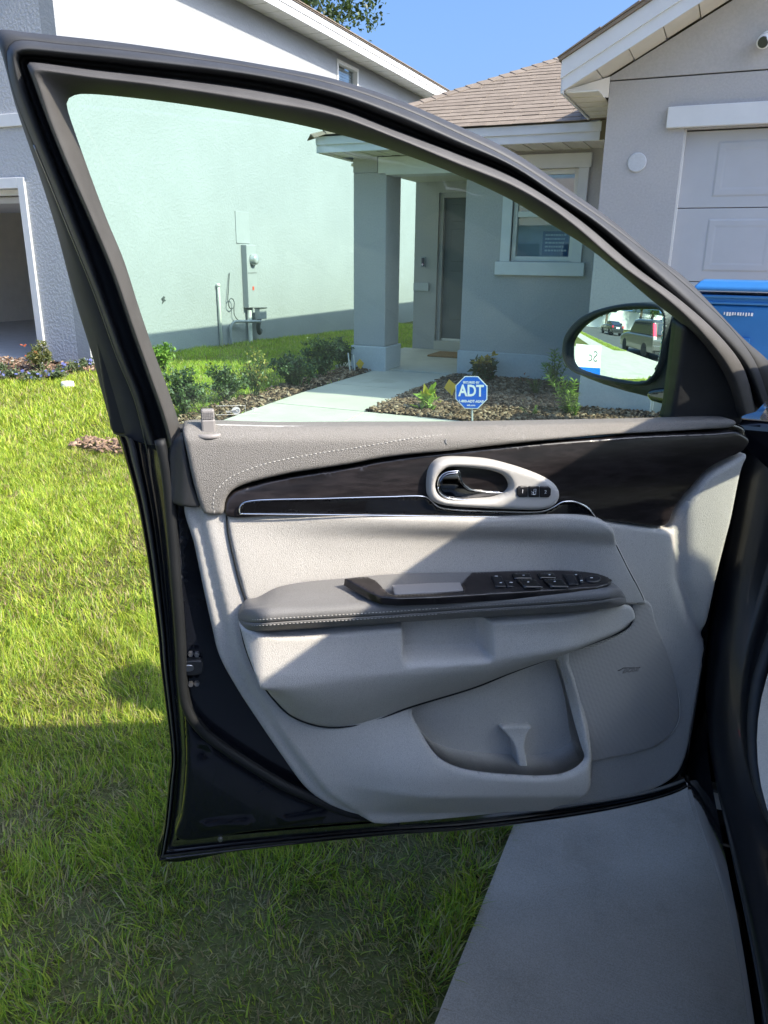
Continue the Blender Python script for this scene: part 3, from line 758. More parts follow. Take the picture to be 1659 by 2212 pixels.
# shingles of the front slope, clipped at the hip
sl = math.hypot(1, PT); nv_ = np.array([0, -PT, 1]) / sl; up_ = np.array([0, 1, PT]) / sl
def roof_pt(x, s, h): return np.array([x, EY, EZ]) + up_ * s + nv_ * h
expo = .118; row = 0
def clip_hip(poly):
    out = []
    f_ = lambda p: (p[0] - EX) - p[1] / sl
    for i in range(len(poly)):
        a, b = poly[i], poly[(i + 1) % len(poly)]; fa, fb = f_(a), f_(b)
        if fa >= 0: out.append(a)
        if fa * fb < 0:
            t = fa / (fa - fb); out.append((a[0] + (b[0] - a[0]) * t, a[1] + (b[1] - a[1]) * t))
    return out
while row * expo < 3.3:
    s0 = row * expo - .01; x = EX - .02 - random.uniform(0, .3)
    while x < -.25:
        wd = random.choice((.17, .22, .26, .30, .34)); xe = x + wd
        lim = -1.40 + max(0, s0 / sl - .05) * .9 + .4
        if x < lim:
            jag = random.uniform(-.006, .006)
            poly = clip_hip([(x, s0 + jag), (xe - .004, s0 + jag), (xe - .004, s0 + expo + .035), (x, s0 + expo + .035)])
            if len(poly) >= 3:
                tk = random.uniform(.003, .007)
                bot = [roof_pt(p[0], p[1], .002 if p[1] > s0 + .1 else .008) for p in poly]; top = [roof_pt(p[0], p[1], .006 if p[1] > s0 + .1 else .008 + tk) for p in poly]
                n_ = len(poly)
                MB().add(bot + top, [tuple(range(n_))[::-1], tuple(range(n_, 2 * n_))] + [(i, (i + 1) % n_, n_ + (i + 1) % n_, n_ + i) for i in range(n_)]).obj('shingle', M['shingle'], roof)
        x = xe
    row += 1
hd = np.array([1, 1, PT]); hd /= np.linalg.norm(hd); sdv = np.array([1, -1, 0]) / math.sqrt(2)
for k in range(34):
    c0 = np.array([EX, EY, EZ]) + hd * (k * .145 - .02) + np.array([0, 0, .012]); c1 = c0 + hd * .2
    hw = .125
    l0, r0, l1, r1 = [c + sdv * q - np.array([0, 0, hw * .33]) for c, q in ((c0, -hw), (c0, hw), (c1, -hw), (c1, hw))]
    t = np.array([0, 0, .008])
    MB().add([l0 + t, c0 + t * 1.6, r0 + t, l1, c1, r1, l0, c0, r0], [(0, 1, 4, 3), (1, 2, 5, 4), (6, 7, 1, 0), (7, 8, 2, 1), (2, 8, 5), (6, 0, 3)]).obj('hip_shingle', M['shingle'], roof)

# ------------------------------------------------------------------ the neighbouring pale house
nb = empty('pale_house', (-9, 10, .1), 'pale two storey stucco house with open garage', 'house')
NX, NY = -6.9, 7.1; NZ = 4.86
OX1, OZ1 = -7.70, 2.13; OX0 = -12.6
w = MB()
w.box(NX - .2, NX, NY, 13.62, ZB, NZ).box(NX - .2, NX, 13.62, 14.50, ZB, 4.14).box(NX - .2, NX, 13.62, 14.50, 4.72, NZ).box(NX - .2, NX, 14.50, 24, ZB, NZ)
w.obj('wall', M['stucco_white'], nb)
w = MB().box(OX1, NX - .201, NY, NY + .2, ZB, 6.5).box(OX0, OX1, NY, NY + .2, OZ1, 6.5).box(-16, OX0, NY, NY + .2, ZB, 6.5)
w.obj('front_wall', M['stucco_relief'], nb)
MB().box(OX1 - .0, OX1 + .105, NY - .03, NY - .001, ZB, OZ1 + .115).box(OX0, OX1, NY - .03, NY - .001, OZ1, OZ1 + .115).obj('garage_trim', M['trim_white'], nb, .006)
MB().box(OX0, OX1, NY + .14, NY + .2, OZ1 - .06, OZ1 + .0).obj('garage_header', M['trim_white'], nb)
MB().box(OX0, OX1, NY + .25, NY + .29, OZ1 - .14, OZ1 - .07).obj('rolled_door_edge', M['garage_door'], nb)
MB().box(OX0, OX1, NY + .29, NY + 2.6, OZ1 - .10, OZ1 - .06).obj('rolled_door', M['garage_door'], nb)
MB().box(-16, NX - .001, NY - .035, NY - .001, 2.77, 2.90).obj('belt_trim', M['trim_white'], nb, .006)
gi = MB().box(OX0 - .1, NX - .21, 12.9, 13.0, 0, 2.7).box(NX - .35, NX - .201, NY + .2, 12.9, 0, 2.7).box(OX0 - .2, OX0 - .1, NY + .2, 13, 0, 2.7).box(OX0 - .1, NX - .21, NY + .2, 13, 2.6, 2.7)
gi.obj('garage_interior_wall', M['interior'], nb)
MB().box(OX0 - .1, NX - .21, NY - .0, 13, -.2, .17).obj('garage_floor', M['floor_grey'], nb)
MB().box(OX0 - .1, NX - .36, 12.86, 12.899, .175, .30).obj('skirting', M['trim_white'], nb)
napron = grid_sheet('neighbour_driveway', np.linspace(OX0 - .1, -7.95, 4), np.linspace(.6, NY - .05, 8), lambda x, y: ground_z(x, y) + .03, M['walk'], thick=.15)
grid_sheet('driveway_flare', np.linspace(OX0 - .4, -6.1, 4), np.linspace(-3.9, .59, 6), lambda x, y: ground_z(x, y) + .028, M['walk'], thick=.15)
bx = MB().box(-10.35, -9.35, 12.0, 12.6, .175, .62).obj('cardboard_box', M['cardboard'], None, .01); tag(bx, 'brown cardboard box on the floor inside the open garage', 'box')
nw = bpy.data.objects.new('window', None); link(nw, nb)
MB().box(NX - .10, NX + .012, 13.625, 13.68, 4.145, 4.715).box(NX - .10, NX + .012, 14.44, 14.495, 4.145, 4.715).box(NX - .10, NX + .012, 13.68, 14.44, 4.66, 4.715).box(NX - .10, NX + .012, 13.68, 14.44, 4.145, 4.20).obj('frame', M['vinyl'], nw, .004)
MB().box(NX - .08, NX - .074, 13.681, 14.439, 4.201, 4.659).obj('pane', M['pane'], nw)
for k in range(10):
    MB().box(NX - .14, NX - .12, 13.69, 14.43, 4.21 + k * .045, 4.24 + k * .045).obj('blind_slat', M['sky_tint'], nw)
MB().box(NX - .3, NX - .28, 13.6, 14.5, 4.1, 4.75).obj('room_dark', M['window_dark'], nw)
EV = -6.50
for k in range(80):
    ya = 6.8 + k * .2
    MB().box(NX + .001, EV - .02, ya, ya + .194, NZ - .06 + .004 * (k % 2), NZ - .05).obj('soffit_panel', M['vinyl'], nb)
MB().box(EV - .02, EV, 6.7, 23, NZ - .075, NZ + .09).obj('fascia', M['trim_white'], nb, .003)
MB().box(EV, EV + .014, 6.7, 23, NZ + .03, NZ + .12).obj('drip_edge', M['trim_white'], nb, .002)
nr = MB().prism([(EV + .03, 6.6, NZ + .122), (EV - 6, 6.6, NZ + 2.9), (EV - 6, 6.6, NZ + 2.95), (EV + .03, 6.6, NZ + .14)], (0, 16.5, 0)).obj('roof', M['shingle'], nb)
for k in range(40):
    y0_ = 6.6 + k * .41
    MB().prism([(EV + .045, y0_, NZ + .141), (EV - .3, y0_, NZ + .30), (EV - .3, y0_, NZ + .31), (EV + .045, y0_, NZ + .155)], (0, .40, 0)).obj('shingle', M['shingle'], nr)

# meter, conduits, pipes on the neighbour's side wall
mt = empty('electric_meter', (NX, 10.5, .2), 'pale electric meter cabinet with round glass meter on sunlit wall', 'electric meter')
def wy(px, py): p = on_x(px, py, NX); return p[1], p[2]
ya, za = wy(516, 528); yb, zb = wy(552, 655)
MB().box(NX + .001, NX + .10, 10.38, 10.64, .66, 1.58).obj('cabinet', M['meter_grey'], mt, .008)
MB().box(NX + .001, NX + .012, 10.26, 10.62, 1.60, 2.05).obj('access_plate', M['meter_grey'], mt, .004)
MB().box(NX + .10, NX + .104, 10.39, 10.63, 1.17, 1.178).obj('cover_seam', M['groove'], mt)
MB().lathe([(.085, 0), (.085, .02), (.075, .03), (.072, .075), (.05, .09), (0, .09)], (NX + .10, 10.53, 1.37), 28, 0).obj('meter_dial', M['meter_face'], mt, smooth=True)
MB().box(NX + .10, NX + .106, 10.50, 10.54, .92, .975).obj('seal_tag', M['red_tag'], mt)
MB().tube([(NX + .06, 10.45, .62), (NX + .06, 10.45, -.1)], .034, 12).obj('conduit', M['pvc'], mt)
ub = empty('utility_box', (NX, 10.6, .6), 'small grey utility box with looped cable beside the meter', 'utility box')
MB().box(NX + .10, NX + .19, 10.54, 10.74, .48, .64).obj('box', M['meter_grey'], ub, .006)
MB().box(NX + .095, NX + .20, 10.53, 10.75, .64, .655).obj('lid', M['dark_cable'], ub, .003)
MB().tube(catmull([(NX + .14, 10.60, .48), (NX + .14, 10.56, .36), (NX + .12, 10.62, .27), (NX + .09, 10.70, .30)], 16), .035, 10).obj('fitting', M['dark_cable'], ub, smooth=True)
MB().tube(catmull([(NX + .2, 10.55, .45), (NX + .12, 10.2, .47), (NX + .08, 9.98, .47), (NX + .06, 9.93, .40), (NX + .06, 9.93, .1), (NX + .06, 9.93, -.1)], 40), .022, 10).obj('drain_pipe', M['meter_grey'], ub, smooth=True)
lp = [(NX + .02, 10.02, 1.18), (NX + .03, 9.96, .95), (NX + .04, 9.92, .78)] + [(NX + .05, 9.99 + .075 * math.cos(a), .74 + .075 * math.sin(a)) for a in np.linspace(2.6, 12.5, 22)] + [(NX + .05, 10.05, .58), (NX + .06, 10.18, .45)]
MB().tube(catmull(lp, 90), .007, 6).obj('cable', M['dark_cable'], ub, smooth=True)
sp_ = MB().tube([(NX + .035, 9.70, -.05), (NX + .035, 9.70, .95), (NX + .035, 9.70, 1.0)], [.022, .022, .022], 12).lathe([(.03, 0), (.03, .035), (.02, .045)], (NX + .035, 9.70, .99), 12).obj('vent_pipe', M['pvc'], None, smooth=True)
tag(sp_, 'thin white standpipe against the sunlit wall left of the meter', 'pipe')
mk = mesh_obj('wall_mark', *(lambda pts: ([(NX + .004, *wy(*p)) for p in pts] + [(NX + .009, *wy(*p)) for p in pts], [tuple(range(len(pts), 2 * len(pts)))] + [(i, (i + 1) % len(pts), len(pts) + (i + 1) % len(pts), len(pts) + i) for i in range(len(pts))]))([(349, 657), (351, 650), (348, 645), (352, 640), (356, 641), (354, 646), (358, 649), (354, 651)]), M['dark_cable'])
tag(mk, 'small dark tag fixed on the bare sunlit wall', 'wall tag')

# ------------------------------------------------------------------ the black SUV with its driver's door open
car = empty('black_suv', (1.04, .5, 0), 'black SUV on the driveway with its driver door wide open', 'car')
def fwd_pt(x, y, D):
    r = ray(x, y); return CC + r * (D / (r @ FH))
DL = fwd_pt(390, 920, 1.15); DR = fwd_pt(1600, 912, 1.40)
ED = DR - DL; ED[2] = 0; ED /= np.linalg.norm(ED)
ND = np.array([ED[1], -ED[0], 0.0])
if ND @ (CC - DL) < 0: ND = -ND
PD = Plane(DL, ED, ZUP, ND)                         # lower door: vertical plane, w towards the seat
AX = (DR - DL) / np.linalg.norm(DR - DL)
TILT = rad(16)
n0 = np.cross(AX, ZUP); n0 /= np.linalg.norm(n0)
if n0 @ ND < 0: n0 = -n0
upv = np.cross(n0, AX); upv = upv if upv[2] > 0 else -upv
PU = Plane(DL, AX, upv * math.cos(TILT) + n0 * math.sin(TILT), n0 * math.cos(TILT) - upv * math.sin(TILT))   # window frame leans in

# --- outlines along the door shell: A inner edge, C outer skin edge
A_left = [(372, 990), (370, 1040), (373, 1090), (381, 1200), (388, 1330), (392, 1440), (398, 1560), (401, 1640), (398, 1700), (391, 1760), (381, 1815)]
A_bot = [(381, 1815), (560, 1798), (829, 1776), (1027, 1761), (1273, 1728), (1406, 1705), (1478, 1682)]
C_left = [(247, 930), (257, 945), (267, 980), (292, 1067), (314, 1180), (327, 1267), (342, 1382), (346, 1431), (363, 1565), (369, 1621), (370, 1648), (364, 1698), (356, 1781), (343, 1860)]
C_bot = [(343, 1860), (543, 1835), (829, 1805), (1027, 1791), (1313, 1751), (1456, 1715), (1486, 1700)]
WSK = -.105
shell_out = A_left + A_bot[1:] + [(1498, 1600), (1526, 1450), (1552, 1300), (1582, 1150), (1612, 1000), (1622, 935), (1606, 918), (1200, 930), (800, 932), (420, 936), (394, 945)]
def dents(px, py):
    w = np.zeros_like(px)
    for (x0, y0, x1, y1) in ((440, 1783, 536, 1775), (612, 1769, 700, 1758)):
        a = np.array([x0, y0]); b = np.array([x1, y1]); ab = b - a
        t = np.clip(((px - x0) * ab[0] + (py - y0) * ab[1]) / (ab @ ab), 0, 1)
        d = np.hypot(px - x0 - t * ab[0], py - y0 - t * ab[1]); w += .009 * np.exp(-(d / 4.0) ** 2)
    d = np.hypot(px - 440, py - 1625); w -= .006 * np.exp(-(d / 13) ** 2)
    s = (py - 1815 + (px - 381) * .085); w -= .0 * s
    # shallow pressed step beside the rubber seal
    seal = np.array([(391, 1415), (393, 1481), (406, 1535), (436, 1578), (476, 1611), (543, 1655), (610, 1695), (676, 1725)])
    yl = np.interp(px, seal[:, 0], seal[:, 1]); w -= .010 * (1 - sstep(-14, 30, py - yl)) * (px > 391)
    return w
door = plate('driver_door', PD, shell_out, -.006, M['paint_inner'], car, dents, .008, .03, .009)
door['label'] = 'open black driver door with grey trim, seen from inside'
Lc = [resample(np.array(c, float), 60) if False else catmull(c, 60) for c in (A_left, C_left)]
Bc = [catmull(c, 60) for c in (A_bot, C_bot)]
def ring_curve(t, w):
    l = Lc[0] * (1 - t) + Lc[1] * t; b = Bc[0] * (1 - t) + Bc[1] * t
    return np.array([PD.p(x, y, w) for x, y in np.vstack([l, b[1:]])])
prof = [(0, -.012), (.06, -.022), (.16, -.030), (.30, -.040), (.40, -.062), (.50, -.066), (.58, -.060), (.66, -.070), (.80, -.088), (.90, -.090), (.94, -.084), (1.0, -.098), (1.01, -.106)]
loft('shut_face', [ring_curve(*q) for q in prof], M['paint_inner'], door)
loft('hem_seal', [ring_curve(t, w) for t, w in ((.68, -.066), (.72, -.058), (.77, -.057), (.82, -.066), (.84, -.082))], M['rubber'], door)
# outer skin behind
skin_out = [(247, 930)] + C_left[2:] + C_bot[1:] + [(1512, 1600), (1540, 1450), (1566, 1300), (1598, 1150), (1628, 1000), (1640, 925), (1200, 930), (800, 932), (420, 936)]
pl_back = Plane(PD.o, PD.ex, PD.ey, PD.en)
plate('outer_skin', PD, skin_out, -.112, M['paint_black'], door, lambda x, y: -.035 * np.sin(np.clip((y - 930) / 880, 0, 1) * math.pi), .004, .012, .03)
# rubber seal running round the door
seal_px = [(345, 950), (356, 1000), (364, 1060), (372, 1150), (380, 1260), (387, 1350), (391, 1415), (394, 1481), (406, 1535), (436, 1578), (476, 1611), (543, 1655), (610, 1695), (676, 1725), (740, 1752), (860, 1776)]
MB().tube([PD.p(x, y, .004) for x, y in catmull(seal_px, 90)], .0085, 10).obj('door_seal', M['seal_black'], door, smooth=True)
MB().tube([PD.p(x, y, -.002) for x, y in catmull([(p[0] + 9, p[1] - 5) for p in seal_px[2:15]], 80)], .0026, 8).obj('seal_lip', M['seal_black'], door, smooth=True)
# latch
lt = MB(); c0 = PD.p(420, 1443, -.004)
plate('latch', PD, [(398, 1432), (404, 1429), (434, 1428), (438, 1432), (438, 1452), (434, 1457), (404, 1460), (398, 1456)], .001, M['black_plastic'], door, None, .003, .01, .006)
plate('latch_striker_slot', PD, [(401, 1438), (412, 1437), (418, 1440), (418, 1448), (412, 1451), (401, 1451)], .003, M['steel'], door, None, .002, .004, .004)
for px_, py_ in ((425, 1412), (425, 1475), (412, 1411), (412, 1476)):
    q = PD.p(px_, py_, -.004); MB().tube([q, q + ND * .006], [.005, .0042], 6).obj('bolt', M['steel'], door)
for px_, py_, r_ in ((476, 1812, .005), (465, 1226, .002)):
    q = PD.p(px_, py_, -.006); MB().tube([q, q + ND * .004], [r_, r_ * .8], 12).obj('drain_plug', M['steel'], door)

# --- window frame: curves from the belt up the latch side, round the corner, down to the mirror
FC = {
 0: ([(245, 937), (220, 847), (200, 771), (160, 641), (118, 484), (83, 373), (33, 227), (6, 125), (-8, 84)], [(-8, 66), (60, 70), (117, 76), (283, 95), (553, 137), (720, 170), (853, 213), (986, 270), (1106, 327), (1239, 417), (1333, 484), (1406, 547), (1473, 594), (1606, 731), (1662, 782), (1690, 830)]),
 1: ([(318, 960), (306, 925), (288, 861), (253, 771), (200, 624), (143, 484), (100, 377), (73, 313), (33, 213), (17, 150), (14, 112)], [(22, 95), (37, 87), (133, 95), (300, 112), (553, 147), (720, 182), (853, 227), (986, 286), (1106, 346), (1230, 425), (1319, 487), (1459, 597), (1586, 717), (1633, 784), (1660, 860)]),
 2: ([(338, 962), (326, 925), (304, 850), (270, 765), (222, 630), (172, 490), (128, 375), (98, 300), (62, 205), (44, 150), (40, 132)], [(43, 121), (60, 119), (133, 125), (300, 143), (553, 174), (720, 212), (853, 262), (986, 318), (1106, 366), (1215, 440), (1290, 492), (1406, 600), (1539, 728), (1606, 800), (1642, 880)]),
 3: ([(368, 967), (350, 901), (317, 807), (283, 711), (240, 587), (197, 484), (143, 360), (100, 253), (66, 160), (59, 142)], [(57, 136), (70, 135), (200, 152), (333, 167), (553, 197), (720, 233), (853, 283), (986, 333), (1106, 383), (1190, 432), (1263, 484), (1373, 577), (1473, 651), (1553, 724), (1606, 795), (1632, 890)]),
 4: ([(374, 965), (356, 899), (323, 805), (289, 709), (246, 585), (203, 482), (150, 361), (108, 258), (82, 180), (74, 160)], [(72, 153), (85, 152), (200, 167), (333, 183), (553, 217), (720, 248), (853, 297), (986, 352), (1106, 400), (1180, 442), (1240, 486), (1339, 571), (1439, 644), (1516, 717), (1583, 807), (1612, 895)]),
 5: ([(392, 929), (363, 841), (333, 761), (300, 664), (267, 561), (235, 484), (213, 427), (167, 300), (147, 240), (144, 224)], [(149, 212), (160, 206), (180, 203), (333, 217), (553, 251), (720, 287), (853, 327), (986, 377), (1106, 433), (1189, 484), (1273, 537), (1406, 647), (1480, 706), (1530, 760), (1570, 830), (1590, 905)]),
}
FR = {}
for k, (l, t) in FC.items():
    FR[k] = np.vstack([catmull(l, 50), catmull([l[-1]] + t if k != 0 else [l[-1]] + t, 130)[1:]])
def fcurve(a, b, t, w):
    q = FR[a] * (1 - t) + FR[b] * t
    return np.array([PU.p(x, y, w) for x, y in q])
W0, W1, W2, W3, W4, W5 = -.080, -.052, -.040, -.014, .003, -.030
loft('frame_outer', [fcurve(0, 1, 0, W0 - .02), fcurve(0, 1, 0, W0)] + [fcurve(0, 1, t, W0 + (W1 - W0) * t + .008 * math.sin(math.pi * t)) for t in (.1, .3, .5, .7, .9, 1.0)], M['rubber'], door)
loft('weatherstrip', [fcurve(1, 2, t, W1 + (W2 - W1) * t + .021 * math.sin(math.pi * t) ** .8) for t in np.linspace(0.02, .98, 12)], M['rubber'], door)
loft('frame_channel', [fcurve(1, 2, .9, W2 - .004)] + [fcurve(2, 3, t, w) for t, w in ((0, -.048), (.15, -.058), (.6, -.058), (.85, -.050), (.97, -.030), (1, -.016))], M['black_plastic'], door)
loft('frame_trim', [fcurve(3, 4, 0, W3 - .012), fcurve(3, 4, 0, W3)] + [fcurve(3, 4, t, W3 + (W4 - W3) * math.sin(t * math.pi / 2)) for t in (.25, .5, .75, .92, 1.0)] + [fcurve(4, 5, t, W4 + (W5 - W4) * (t ** 1.6)) for t in (.08, .2, .4, .6, .8, 1.0)] + [fcurve(4, 5, 1.0, W5 - .03)], M['frame_trim'], door)
loft('frame_back', [fcurve(0, 1, 0, W0 - .02), fcurve(2, 3, 0, W0 - .03), fcurve(4, 5, 1, W0 - .01)], M['black_plastic'], door, flip=True)
# highlight along the latch pillar's seal joint, drawn as a bright steel line
MB().tube([PU.p(x, y, -.047) for x, y in catmull([(330, 1037), (310, 937), (290, 861), (253, 771), (200, 624), (143, 484), (100, 377), (73, 313)], 60)], .0012, 6).obj('seal_joint_glint', M['steel'], door, smooth=True)
plate('pillar_cap', PU, [(246, 936), (290, 938), (312, 944), (316, 930), (300, 880), (270, 790), (240, 700), (222, 660), (206, 690), (215, 790), (232, 880)], -.062, M['black_plastic'], door, None, .004, .02, .008)
# --- window glass with its printed marks
gp = [(380, 936)] + [(x - 7, y - 2) for x, y in FC[5][0][1:]] + [(x, y - 8) for x, y in FC[5][1][1:12]] + [(1486, 704), (1470, 804), (1455, 930), (1100, 936), (700, 938)]
plate('window_glass', PU, gp, -.046, M['glass_door'], door, None, 0, .004, .04, corners=True)
GW = -.0445
def gtext(name, s, px_, py_, size, mat, **k):
    return text_mesh(name, s, size, mat, door, PU.p(px_, py_, GW), -PU.ex, PU.ey, .0002, **k)
gtext('glass_print', 'LAMINATED GS', 423, 882, .0048, M['etch_dark']); gtext('glass_print', 'DOT 459 AS2', 420, 888, .0048, M['etch_dark']); gtext('glass_print', 'M2 70% MIN', 418, 894, .0048, M['etch_dark'])
gtext('glass_print', 'GM', 450, 883, .0062, M['etch_dark'])
fb = MB()
for (a, b) in (((443, 878), (457, 878)), ((457, 878), (457, 888)), ((443, 878), (443, 888))):
    fb.tube([PU.p(*a, GW), PU.p(*b, GW)], .0003, 4)
fb.obj('glass_print', M['etch_dark'], door)
q = PU.p(510, 887, GW); MB().add([q + PU.ex * .0068 * math.cos(a) + PU.ey * .0068 * math.sin(a) for a in np.linspace(0, 2 * math.pi, 25)[:-1]], [tuple(range(24))]).obj('glass_badge', M['etch_white'], door)
text_mesh('badge_print', 'On', .0085, M['meter_face'], door, q + PU.en * .0005, -PU.ex, PU.ey, .0002)
gtext('glass_print', 'Star', 494, 889, .006, M['etch_white'])
wf = MB(); q = PU.p(550, 889, GW)
for r_ in (.0025, .0045, .0065):
    wf.tube([q + PU.ex * r_ * math.cos(a) + PU.ey * r_ * math.sin(a) for a in np.linspace(.75, 2.39, 10)], .0005, 4)
wf.tube([q, q + PU.ey * .0008], .0008, 6); wf.obj('glass_print', M['etch_white'], door)
fb = MB()
for (a, b) in (((466, 877), (530, 876)), ((530, 876), (530, 895)), ((466, 896), (562, 894))): fb.tube([PU.p(*a, GW), PU.p(*b, GW)], .00025, 4)
fb.obj('glass_print', M['etch_white'], door)
# belt seal at the foot of the glass
loft('belt_seal', [[PU.p(x, 921 - (x - 392) * .0042 + dy, w) for x in np.linspace(388, 1470, 40)] for dy, w in ((-4, -.041), (-5, -.036), (-2, -.030), (3, -.028), (8, -.026), (16, -.026))], M['rubber'], door)

# --- mirror sail, mirror
plate('mirror_sail', PU, [(1480, 703), (1496, 712), (1530, 748), (1566, 800), (1586, 838), (1600, 872), (1606, 900), (1604, 916), (1530, 919), (1450, 921), (1454, 890), (1466, 804), (1474, 740)], -.020, M['black_plastic'], door, None, .008, .03, .012)
loft('sail_edge', [[PU.p(x + dx, y, w) for x, y in catmull([(1478, 700), (1470, 760), (1462, 820), (1451, 922)], 30)] for dx, w in ((-7, -.043), (-5, -.032), (0, -.026), (3, -.030))], M['rubber'], door)
MC = fwd_pt(1330, 745, 1.66)
mn = np.array([math.cos(rad(-121)), math.sin(rad(-121)), 0])
MIRROR_TILT = rad(.8)
mn = mn * math.cos(MIRROR_TILT) + ZUP * math.sin(MIRROR_TILT)
mx_ = np.cross(ZUP, mn); mx_ /= np.linalg.norm(mx_); my_ = np.cross(mn, mx_)
PM = Plane(MC, mx_, my_, mn)
sil = [(1213, 744), (1216, 729), (1228, 708), (1248, 688), (1274, 673.5), (1311, 662), (1353, 655), (1394, 653), (1422, 658), (1448, 676), (1484, 700), (1480, 760), (1470, 815), (1462, 888), (1430, 876), (1396, 862), (1320, 841), (1262, 820), (1232, 804), (1217, 778)]
plate('mirror_housing', PM, sil, -.016, M['housing'], door, None, .022, .075, .008)
rim_o = [(1213, 744), (1216, 729), (1228, 708), (1248, 688), (1274, 673.5), (1311, 662), (1353, 655), (1394, 654), (1420, 659), (1433, 672), (1437, 700), (1433, 745), (1424, 790), (1412, 816), (1394, 830), (1361, 833.5), (1319, 827), (1269, 816), (1236, 804), (1218, 786), (1212, 766)]
gl_o = [(1225, 756), (1226, 743), (1233, 729), (1253, 706), (1278, 689), (1303, 678), (1336, 670), (1369.5, 668), (1411, 668), (1423, 672), (1429.5, 683), (1430, 703), (1426, 744), (1418, 786), (1408, 808), (1394.5, 821), (1378, 825), (1353, 823.5), (1303, 814), (1261, 804), (1236, 793), (1226, 778)]
plate('mirror_rim', PM, rim_o, .0, M['housing'], door, None, .006, .03, .005, holes=[gl_o], hole_depth=.012)
MR_R = 1.6
def mcurve(px, py):
    uv = []
    # sight lines to plane coordinates
    n = len(px); out = np.zeros(n)
    for i in range(n):
        u, v = PM.uv(px[i], py[i], -.008); out[i] = -(u * u + v * v) / (2 * MR_R)
    return out
plate('mirror_glass', PM, [(1328 + (x - 1328) * 1.03, 746 + (y - 746) * 1.04) for x, y in gl_o], -.007, M['mirror'], door, mcurve, 0.0, .003, .006)
plate('mirror_arm', PM, [(1396, 846), (1402, 842), (1440, 836), (1474, 828), (1466, 884), (1430, 874), (1398, 862)], -.004, M['paint_black'], door, None, .008, .02, .008)

# --- trim: base panel with map pocket
base_out = [(400, 1091), (420, 1181), (443, 1291), (459, 1362), (473, 1418), (510, 1488), (560, 1565), (610, 1638), (660, 1705), (703, 1738), (743, 1758), (776, 1770), (829, 1775), (860, 1773), (993, 1761), (1193, 1738), (1273, 1728), (1373, 1710), (1426, 1691), (1459, 1665), (1476, 1631), (1496, 1531), (1516, 1415), (1523, 1385), (1516, 1369), (1534, 1252), (1557, 1153), (1566, 1118), (1589, 1007), (1601, 976), (1578, 985), (1548, 1002), (1517, 1024), (1487, 1066), (1464, 1106), (1451, 1141), (1425, 1139), (1300, 1120), (1200, 1085), (800, 1090), (440, 1086)]
pocket = [(888, 1528), (900, 1561), (920, 1595), (943, 1613), (977, 1625), (1027, 1633), (1093, 1638), (1143, 1640), (1193, 1635), (1227, 1620), (1240, 1608), (1237, 1588), (1227, 1515), (1212, 1458), (1199, 1424), (1150, 1434), (1027, 1478), (940, 1508)]
def base_w(x, y):
    lip = .050 * sstep(650, 930, x) * (1 - sstep(-6, 30, x - 1244 + 75 * sstep(1660, 1750, y))) * np.clip((1746 - y) / 68, 0, 1) ** .85 * sstep(1500, 1650, y)
    lip += .010 * np.exp(-((x - 8 - np.interp(y, [1424, 1458, 1515, 1588, 1625], [1204, 1217, 1233, 1243, 1250])) / 8) ** 2) * (y > 1400) * (1 - sstep(1600, 1640, y))
    step = .012 * sstep(0, 16, (x - np.interp(y, [1091, 1291, 1418, 1488, 1565, 1638, 1705, 1770], [424, 470, 503, 540, 590, 640, 695, 790])))
    side = .010 * sstep(1420, 1560, x) * (1 - sstep(1300, 1420, y)) - .012 * np.exp(-((x - np.interp(y, [1120, 1250, 1330, 1400], [1460, 1462, 1490, 1530])) / 14) ** 2) * (y < 1430)
    return lip + step + side
plate('trim_panel', PD, base_out, .010, M['panel_grey'], door, base_w, .010, .02, .008, holes=[pocket], hole_depth=.075)
plate('map_pocket', PD, [(870, 1500), (880, 1580), (920, 1640), (1000, 1665), (1120, 1672), (1220, 1660), (1262, 1630), (1256, 1540), (1230, 1430), (1200, 1390), (1100, 1400), (950, 1470)], -.004, M['panel_grey'], door, None, 0.0, .01, .02)
cup = [(1082, 1574), (1100, 1571), (1136, 1570), (1150, 1572), (1138, 1588), (1130, 1606), (1128, 1650), (1114, 1650), (1108, 1608), (1097, 1590)]
plate('cup_divider', PD, cup, .010, M['panel_grey'], door, lambda x, y: .022 * sstep(1572, 1645, y), .005, .03, .006)
# speaker grille
gr_out = [(1210, 1419), (1290, 1390), (1359, 1352), (1366, 1325), (1364, 1303), (1400, 1301), (1414, 1345), (1439, 1405), (1459, 1471), (1469, 1525), (1466, 1558), (1446, 1588), (1419, 1608), (1373, 1623), (1320, 1633), (1269, 1642), (1258, 1631), (1249, 1578), (1236, 1498)]
plate('speaker_grille', PD, gr_out, .0245, M['grille'], door, lambda x, y: .006 * np.sin(np.clip((x - 1210) / 260, 0, 1) * math.pi), .003, .012, .009)
MB().tube([PD.p(x, y, .0235) for x, y in catmull(gr_out, 140, True)] + [PD.p(*gr_out[0], .0235)], .0016, 6).obj('grille_rim', M['panel_grey'], door, smooth=True)
text_mesh('speaker_badge', 'BOSE', .0125, M['lock_grey'], door, PD.p(1362, 1448, .0315), PD.ex * .999 + ZUP * .02, ZUP, .0006, shear=.35, bold=.0004, sx=1.15)
MB().tube([PD.p(x, y, .0315) for x, y in ((1335, 1448.5), (1341, 1447), (1346, 1443), (1383, 1442))], .0007, 6).obj('badge_bar', M['gloss_black'], door)
